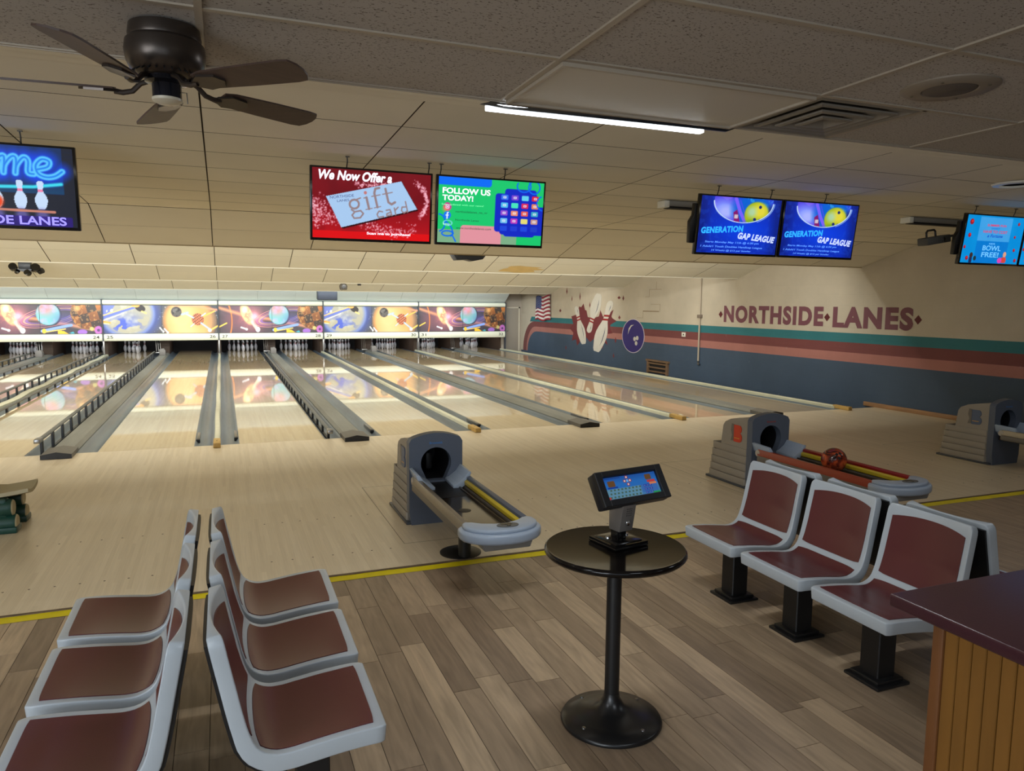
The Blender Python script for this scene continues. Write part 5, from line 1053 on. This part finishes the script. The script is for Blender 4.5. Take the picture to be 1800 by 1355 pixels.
def chair_parts():
    ns, nt_ = 44, 14
    def cw(s):
        e = .055
        if s < e: return 1 - .05 * (1 - math.sqrt(max(0, 1 - ((e - s) / e) ** 2)))
        if s > 1 - e: return 1 - .06 * (1 - math.sqrt(max(0, 1 - ((s - 1 + e) / e) ** 2)))
        return 1
    th = lambda s: .062 if s < .45 else .062 - .012 * min(1, (s - .45) / .15)
    sh = MB(); vs = []; fs = []
    for lay in (0, 1):
        for i in range(ns + 1):
            s = i / ns
            for j in range(nt_ + 1):
                t = (-1 + 2 * j / nt_) * cw(s)
                if lay == 0: p, n_ = cpt(s, t)
                else:
                    p, n_ = cpt(s, t * .985, 0, True); p = p - n_ * th(s)
                vs.append(p)
    m = nt_ + 1; N = (ns + 1) * m
    for i in range(ns):
        for j in range(nt_): fs.append((i * m + j, i * m + j + 1, (i + 1) * m + j + 1, (i + 1) * m + j)); fs.append((N + i * m + j, N + (i + 1) * m + j, N + (i + 1) * m + j + 1, N + i * m + j + 1))
        fs += [(i * m, (i + 1) * m, N + (i + 1) * m, N + i * m), (i * m + nt_, N + i * m + nt_, N + (i + 1) * m + nt_, (i + 1) * m + nt_)]
    for j in range(nt_): fs += [(j, N + j, N + j + 1, j + 1), (ns * m + j, ns * m + j + 1, N + ns * m + j + 1, N + ns * m + j)]
    b = bmesh.new(); bv = [b.verts.new(v) for v in vs]
    for q in fs: b.faces.new([bv[i] for i in q])
    bmesh.ops.recalc_face_normals(b, faces=b.faces[:])
    es = [e for e in b.edges if len(e.link_faces) == 2 and e.calc_face_angle() > R(50)]
    bmesh.ops.bevel(b, geom=es, offset=.010, segments=3, profile=.5, affect='EDGES', clamp_overlap=True); sh.bm(b)
    def pad(f0, f1, tw):
        mb = MB(); a_, c_ = 22, 14; vs = []; fs = []
        for lay, off in ((0, .0035), (1, -.004)):
            for i in range(a_ + 1):
                for j in range(c_ + 1):
                    t = (-1 + 2 * j / c_); s = f0(t) + (f1(t) - f0(t)) * i / a_; vs.append(cpt(s, t * tw, off)[0])
        m = c_ + 1; N = (a_ + 1) * m
        for i in range(a_):
            for j in range(c_): fs.append((i * m + j, i * m + j + 1, (i + 1) * m + j + 1, (i + 1) * m + j))
        ring = [j for j in range(m)] + [i * m + c_ for i in range(1, a_ + 1)] + [a_ * m + j for j in range(c_ - 1, -1, -1)] + [i * m for i in range(a_ - 1, 0, -1)]
        for q, p in zip(ring, ring[1:] + ring[:1]): fs.append((q, p, N + p, N + q))
        return mb.add(vs, fs)
    seat = pad(lambda t: .045 + .006 * abs(t) ** 8, lambda t: .512 - .012 * abs(t) ** 6, .86)
    back = pad(lambda t: .548 + .008 * abs(t) ** 8, lambda t: .955 - .03 * abs(t) ** 2.2, .86)
    cov = MB(); vs = []; fs = []; a_, c_ = 16, 8
    for lay in (0, 1):
        for i in range(a_ + 1):
            for j in range(c_ + 1):
                s = .40 + .57 * i / a_; t = (-1 + 2 * j / c_) * .93; p, n_ = cpt(s, t, 0, True); vs.append(p - n_ * (th(s) - .003 if lay == 0 else th(s) + .016 - .006 * abs(t) ** 4))
    m = c_ + 1; N = (a_ + 1) * m
    for i in range(a_):
        for j in range(c_): fs.append((i * m + j, i * m + j + 1, (i + 1) * m + j + 1, (i + 1) * m + j)); fs.append((N + i * m + j, N + (i + 1) * m + j, N + (i + 1) * m + j + 1, N + i * m + j + 1))
        fs += [(i * m, (i + 1) * m, N + (i + 1) * m, N + i * m), (i * m + c_, N + i * m + c_, N + (i + 1) * m + c_, (i + 1) * m + c_)]
    for j in range(c_): fs += [(j, N + j, N + j + 1, j + 1), (a_ * m + j, a_ * m + j + 1, N + a_ * m + j + 1, N + a_ * m + j)]
    cov.add(vs, fs)
    return sh, seat, back, cov
sh, seat, back, cov = chair_parts()
PX = .355
def shift(mb): mb.v = [(v[0] - PX, v[1], v[2]) for v in mb.v]; return mb
ch0 = thing('bowling_chair', '', 'chair', (0, 0, FZ))
shift(sh).build('shell', shell_m, ch0, smooth=40); shift(seat).build('seat_pad', pad_m, ch0, smooth=50); shift(back).build('back_pad', pad_m, ch0, smooth=50); shift(cov).build('back_cover', satin_black, ch0, smooth=40)
a = MB(); a.prism([(-.056, -.056, .012), (.056, -.056, .012), (.056, .056, .012), (-.056, .056, .012)], (0, 0, .335), .005, 1); a.build('pedestal', satin_black, ch0)
a = MB(); a.box(-.14, .14, -.12, .12, .33, .349, .004); a.build('seat_bracket', satin_black, ch0)
a = MB(); a.box(-.104, .104, -.104, .104, 0, .016, .004); a.box(-.085, .085, -.085, .085, .014, .034, .006); a.build('foot_plate', satin_black, ch0)
first = True
for cx, cn, gname in ((0.0, 'left', 'left seat cluster'), (P, 'right', 'right seat cluster')):
    for s, sn in ((1, 'right'), (-1, 'left')):
        for y, nm in ((-7.31, 'nearest'), (-6.765, 'middle'), (-6.22, 'farthest')):
            o = ch0 if first else dup(ch0); first = False
            o.location = (cx + s * PX, y, FZ); o.rotation_euler = (0, 0, 0 if s > 0 else PI)
            relabel(o, f'{nm} of three maroon and grey shell chairs facing {sn} in the {gname}', 'maroon shell chairs in back-to-back rows')

# ------------------------------------------------------------------ table and console
t = thing('pedestal_table', 'small round black pedestal table holding a scoring console', 'table', (1.645, -7.17, FZ))
a = MB(); a.lathe([(0, .753), (.27, .753), (.295, .757), (.304, .768), (.302, .78), (.295, .786), (.285, .784), (0, .784)], 64); a.build('tabletop', mat('tabletop', (17, 14, 13), .12, spec=.3), t, smooth=50)
a = MB(); a.lathe([(.032, .05), (.032, .753)], 28); a.build('pole', satin_black, t)
a = MB(); a.lathe([(.0, 0), (.218, 0), (.222, .008), (.215, .02), (.15, .036), (.09, .052), (.055, .075), (.036, .11), (.033, .13), (0, .13)], 56); a.build('base', mat('table_base', (24, 24, 25), .3, noise=.2, ns=8), t, smooth=60)
a = MB()
for q in (20, 110, 200, 290): a.lathe([(.009, .03), (.008, .036), (0, .037)], 10, (.175 * math.cos(R(q)), .175 * math.sin(R(q)), -.003))
a.build('screw_heads', steel, t)
TZ = FZ + .785
t = thing('score_console', 'black scoring touchscreen on a stand atop the round table', 'console', (1.685, -7.125, TZ), .182)
a = MB(); a.box(-.092, .092, -.092, .092, 0, .012, .004); a.prism([(-.09, -.09, .012), (.09, -.09, .012), (.09, .09, .012), (-.09, .09, .012)], (0, 0, .008)); a.box(-.075, .075, -.075, .075, .012, .026, .008); a.build('base_plate', gloss_black, t)
a = MB(); a.box(-.024, .024, -.024, .024, .024, .19, .003); a.build('post', gloss_black, t)
a = MB()
for x, y in ((-.05, .01), (.05, .01)): a.lathe([(.012, .026), (.011, .031), (.004, .034), (0, .034)], 14, (x, y, 0))
a.build('bolts', chrome, t)
sv = mat('console_silver', (124, 118, 112), .4, .4); a = MB(); a.prism([(-.035, -.045, .062), (-.035, .025, .062), (-.035, .025, .22), (-.035, -.075, .22)], (.075, 0, 0), .004); ib = a.build('intercom_box', sv, t)
a = MB(); a.lathe([(.011, 0), (.011, .006), (.006, .009), (0, .009)], 14, mx=Matrix.Translation((.004, -.052, .10)) @ Matrix.Rotation(R(79), 4, 'X')); a.build('push_button', chrome, ib)
a = MB()
for i in range(4):
    for j in range(4): a.lathe([(.0022, 0), (.0022, .002)], 6, mx=Matrix.Translation((-.008 + i * .008, -.0575 - j * .002, .135 + j * .01)) @ Matrix.Rotation(R(79), 4, 'X'))
a.build('speaker_holes', black_m, ib)
# tilted head
hx, hy, hz = 1.726 - 1.685, -7.162 + 7.125, 1.044 - .785
Hm = Matrix.Translation((hx * math.cos(.182) + hy * math.sin(.182), -hx * math.sin(.182) + hy * math.cos(.182), hz)) @ Matrix.Rotation(-.574, 4, 'X')
a = MB(); a.box(-.1845, .1845, 0.004, .05, -.0775, .0775, .008)
for x0, x1, z0, z1 in ((-.1845, -.148, -.0775, .0775), (.148, .1845, -.0775, .0775), (-.15, .15, .052, .0775), (-.15, .15, -.0775, -.048)): a.box(x0, x1, -.012, .008, z0, z1, .003, 1)
a.v = [tuple(Hm @ Vector(v)) for v in a.v]; hd = a.build('screen_housing', mat('console_black', (24, 25, 28), .36), t)
c = Canvas(3.0, 1, 160, (40, 110, 190)); c.mix(np.clip((c.Y - .7) * 3, 0, 1), (30, 80, 160)); c.rect(0, 3, 0, .48, (150, 176, 150)); c.rect(1.95, 3, 0, .56, (40, 110, 190)); c.rect(2.0, 2.9, .15, .5, (50, 90, 180))
for r_ in range(3):
    for i in range(9): x = .18 + i * .2 + .05 * r_; c.rect(x, x + .1, .08 + .155 * r_, .155 + .155 * r_, (70, 96, 80), .01)
for r_ in range(3):
    for i in range(3): x = 2.2 + i * .16; c.rect(x - .05, x + .07, .07 + .155 * r_, .17 + .155 * r_, (26, 50, 150), .02); c.rect(x - .01, x + .02, .09 + .155 * r_, .15 + .155 * r_, (220, 226, 240))
for x, y, q in ((1.35, .92, 0), (1.35, .6, 0), (1.2, .76, 0), (1.5, .76, 0)): c.ell(x, y, .08, .07, (160, 40, 60)); c.ell(x, y, .04, .04, (240, 240, 230))
c.ell(1.35, .76, .06, .06, (110, 180, 240)); c.rect(.25, .65, .58, .84, (104, 72, 44), .06); c.rect(.2, .75, .5, .57, (20, 60, 150), .02); c.rect(2.35, 2.7, .68, .92, (104, 72, 44), .06); c.rect(2.4, 2.85, .56, .66, (200, 60, 60), .02); c.rect(2.5, 2.9, .46, .55, (220, 130, 80), .02); c.rect(2.55, 2.95, .02, .12, (40, 150, 90), .02); c.rect(0, .2, .02, .15, (190, 60, 60), .04); c.rect(.0, 1.0, .93, .97, (20, 40, 110))
me = c.mesh('display', -.15, -.05, .0032, vcol_mat('console_print', .75, .15), scale=.1); cov_ = np.empty(len(me.vertices) * 3); me.vertices.foreach_get('co', cov_); cov_ = cov_.reshape(-1, 3); hm = np.array(Hm); cov_ = cov_ @ hm[:3, :3].T + hm[:3, 3]; me.vertices.foreach_set('co', cov_.ravel()); me.update(); link('display', me, t)

# ------------------------------------------------------------------ counter
t = thing('snack_counter', 'counter with a dark maroon top and wooden beadboard side', 'counter', (2.057, -8.196, FZ)); CH = .912
maroon = mat('counter_maroon', (66, 34, 42), .3, noise=.06, ns=4, bump=.04, bs=200); bead = mat('beadboard', (132, 90, 36), .45, noise=.12, ns=5, st=(1, 4, .5), rand=.06)
a = MB(); a.box(0, 1.4, -1.6, 0, CH - .042, CH, .008, 3); a.build('countertop', maroon, t)
bw = .043; a = MB(); a.prism([(.0285, -bw + .0015, 0), (.024, -bw + .004, 0), (.024, -.004, 0), (.0285, -.0015, 0), (.045, -.0015, 0), (.045, -bw + .0015, 0)], (0, 0, CH - .042)); bo = a.build('plank', bead, t, (0, -.182, 0), smooth=20)
for i in range(1, 32): link('plank', bo.data, t, (0, -.182 - bw * i, 0))
a = MB(); a.box(.034, 1.38, -1.58, -.16, 0, CH - .042); a.build('carcass', mat('counter_core', (84, 54, 26), .6), t, smooth=0)
a = MB(); a.box(.018, .06, -.182, -.146, 0, CH - .042, .005); a.box(.06, 1.38, -.165, -.146, 0, CH - .042); a.build('corner_post', mat('corner_wood', (112, 70, 36), .45, noise=.15, ns=5, st=(3, 3, .5)), t)

# ------------------------------------------------------------------ kids' ramp at the left edge
t = thing('bowling_ramp', 'green plastic log-shaped bowling ramp cut by the left edge', 'ramp', (-1.66, -3.05, 0))
grn = mat('ramp_green', (24, 62, 52), .32, noise=.2, ns=5); tan = mat('ramp_tan', (168, 156, 122), .5, noise=.08, ns=5)
CHT = [(-1.25, .95), (-.8, .78), (-.45, .60), (-.2, .44), (-.1, .335), (-.02, .285), (.1, .275), (.22, .29), (.31, .305)]
for part, wv in (('chute', 0),):
    a = MB(); vs = []; n = 8
    for lay in (0, 1):
        for x, z in CHT:
            for j in range(n + 1):
                q = -1 + 2 * j / n; vs.append((x, q * .17, z + .03 * q * q - lay * .03))
    m = n + 1; k = len(CHT); N = k * m; fs = []
    for i in range(k - 1):
        for j in range(n): fs += [(i * m + j, i * m + j + 1, (i + 1) * m + j + 1, (i + 1) * m + j), (N + i * m + j, N + (i + 1) * m + j, N + (i + 1) * m + j + 1, N + i * m + j + 1)]
        fs += [(i * m, (i + 1) * m, N + (i + 1) * m, N + i * m), (i * m + n, N + i * m + n, N + (i + 1) * m + n, (i + 1) * m + n)]
    for j in range(n): fs += [(j, N + j, N + j + 1, j + 1), ((k - 1) * m + j, (k - 1) * m + j + 1, N + (k - 1) * m + j + 1, N + (k - 1) * m + j)]
    a.add(vs, fs); a.build('chute', tan, t, smooth=50)
for y0 in (-.21, .11):
    for z, r_, ln_, x1 in ((.19, .07, .9, .2), (.07, .07, .95, .22)):
        a = MB(); a.lathe([(r_ * .97, 0), (r_, .02), (r_, ln_ - .02), (r_ * .9, ln_)], 18, mx=Matrix.Translation((x1 - ln_, y0 + .05, z)) @ Matrix.Rotation(R(90), 4, 'Y') @ Matrix.Scale(1, 4)); lg = a.build('log', grn, t, smooth=40)
        a = MB(); a.lathe([(r_ * .9, 0), (r_ * .8, .008), (0, .008)], 18, mx=Matrix.Translation((x1, y0 + .05, z)) @ Matrix.Rotation(R(90), 4, 'Y')); a.build('cut_end', tan, lg, smooth=40)
    a = MB(); a.box(-.6, .17, y0 + .0, y0 + .1, .12, .27, .02); a.build('log_joint', grn, t)
    a = MB(); a.box(-.85, .235, y0 - .03, y0 + .13, 0, .05, .012); a.build('foot', grn, t)
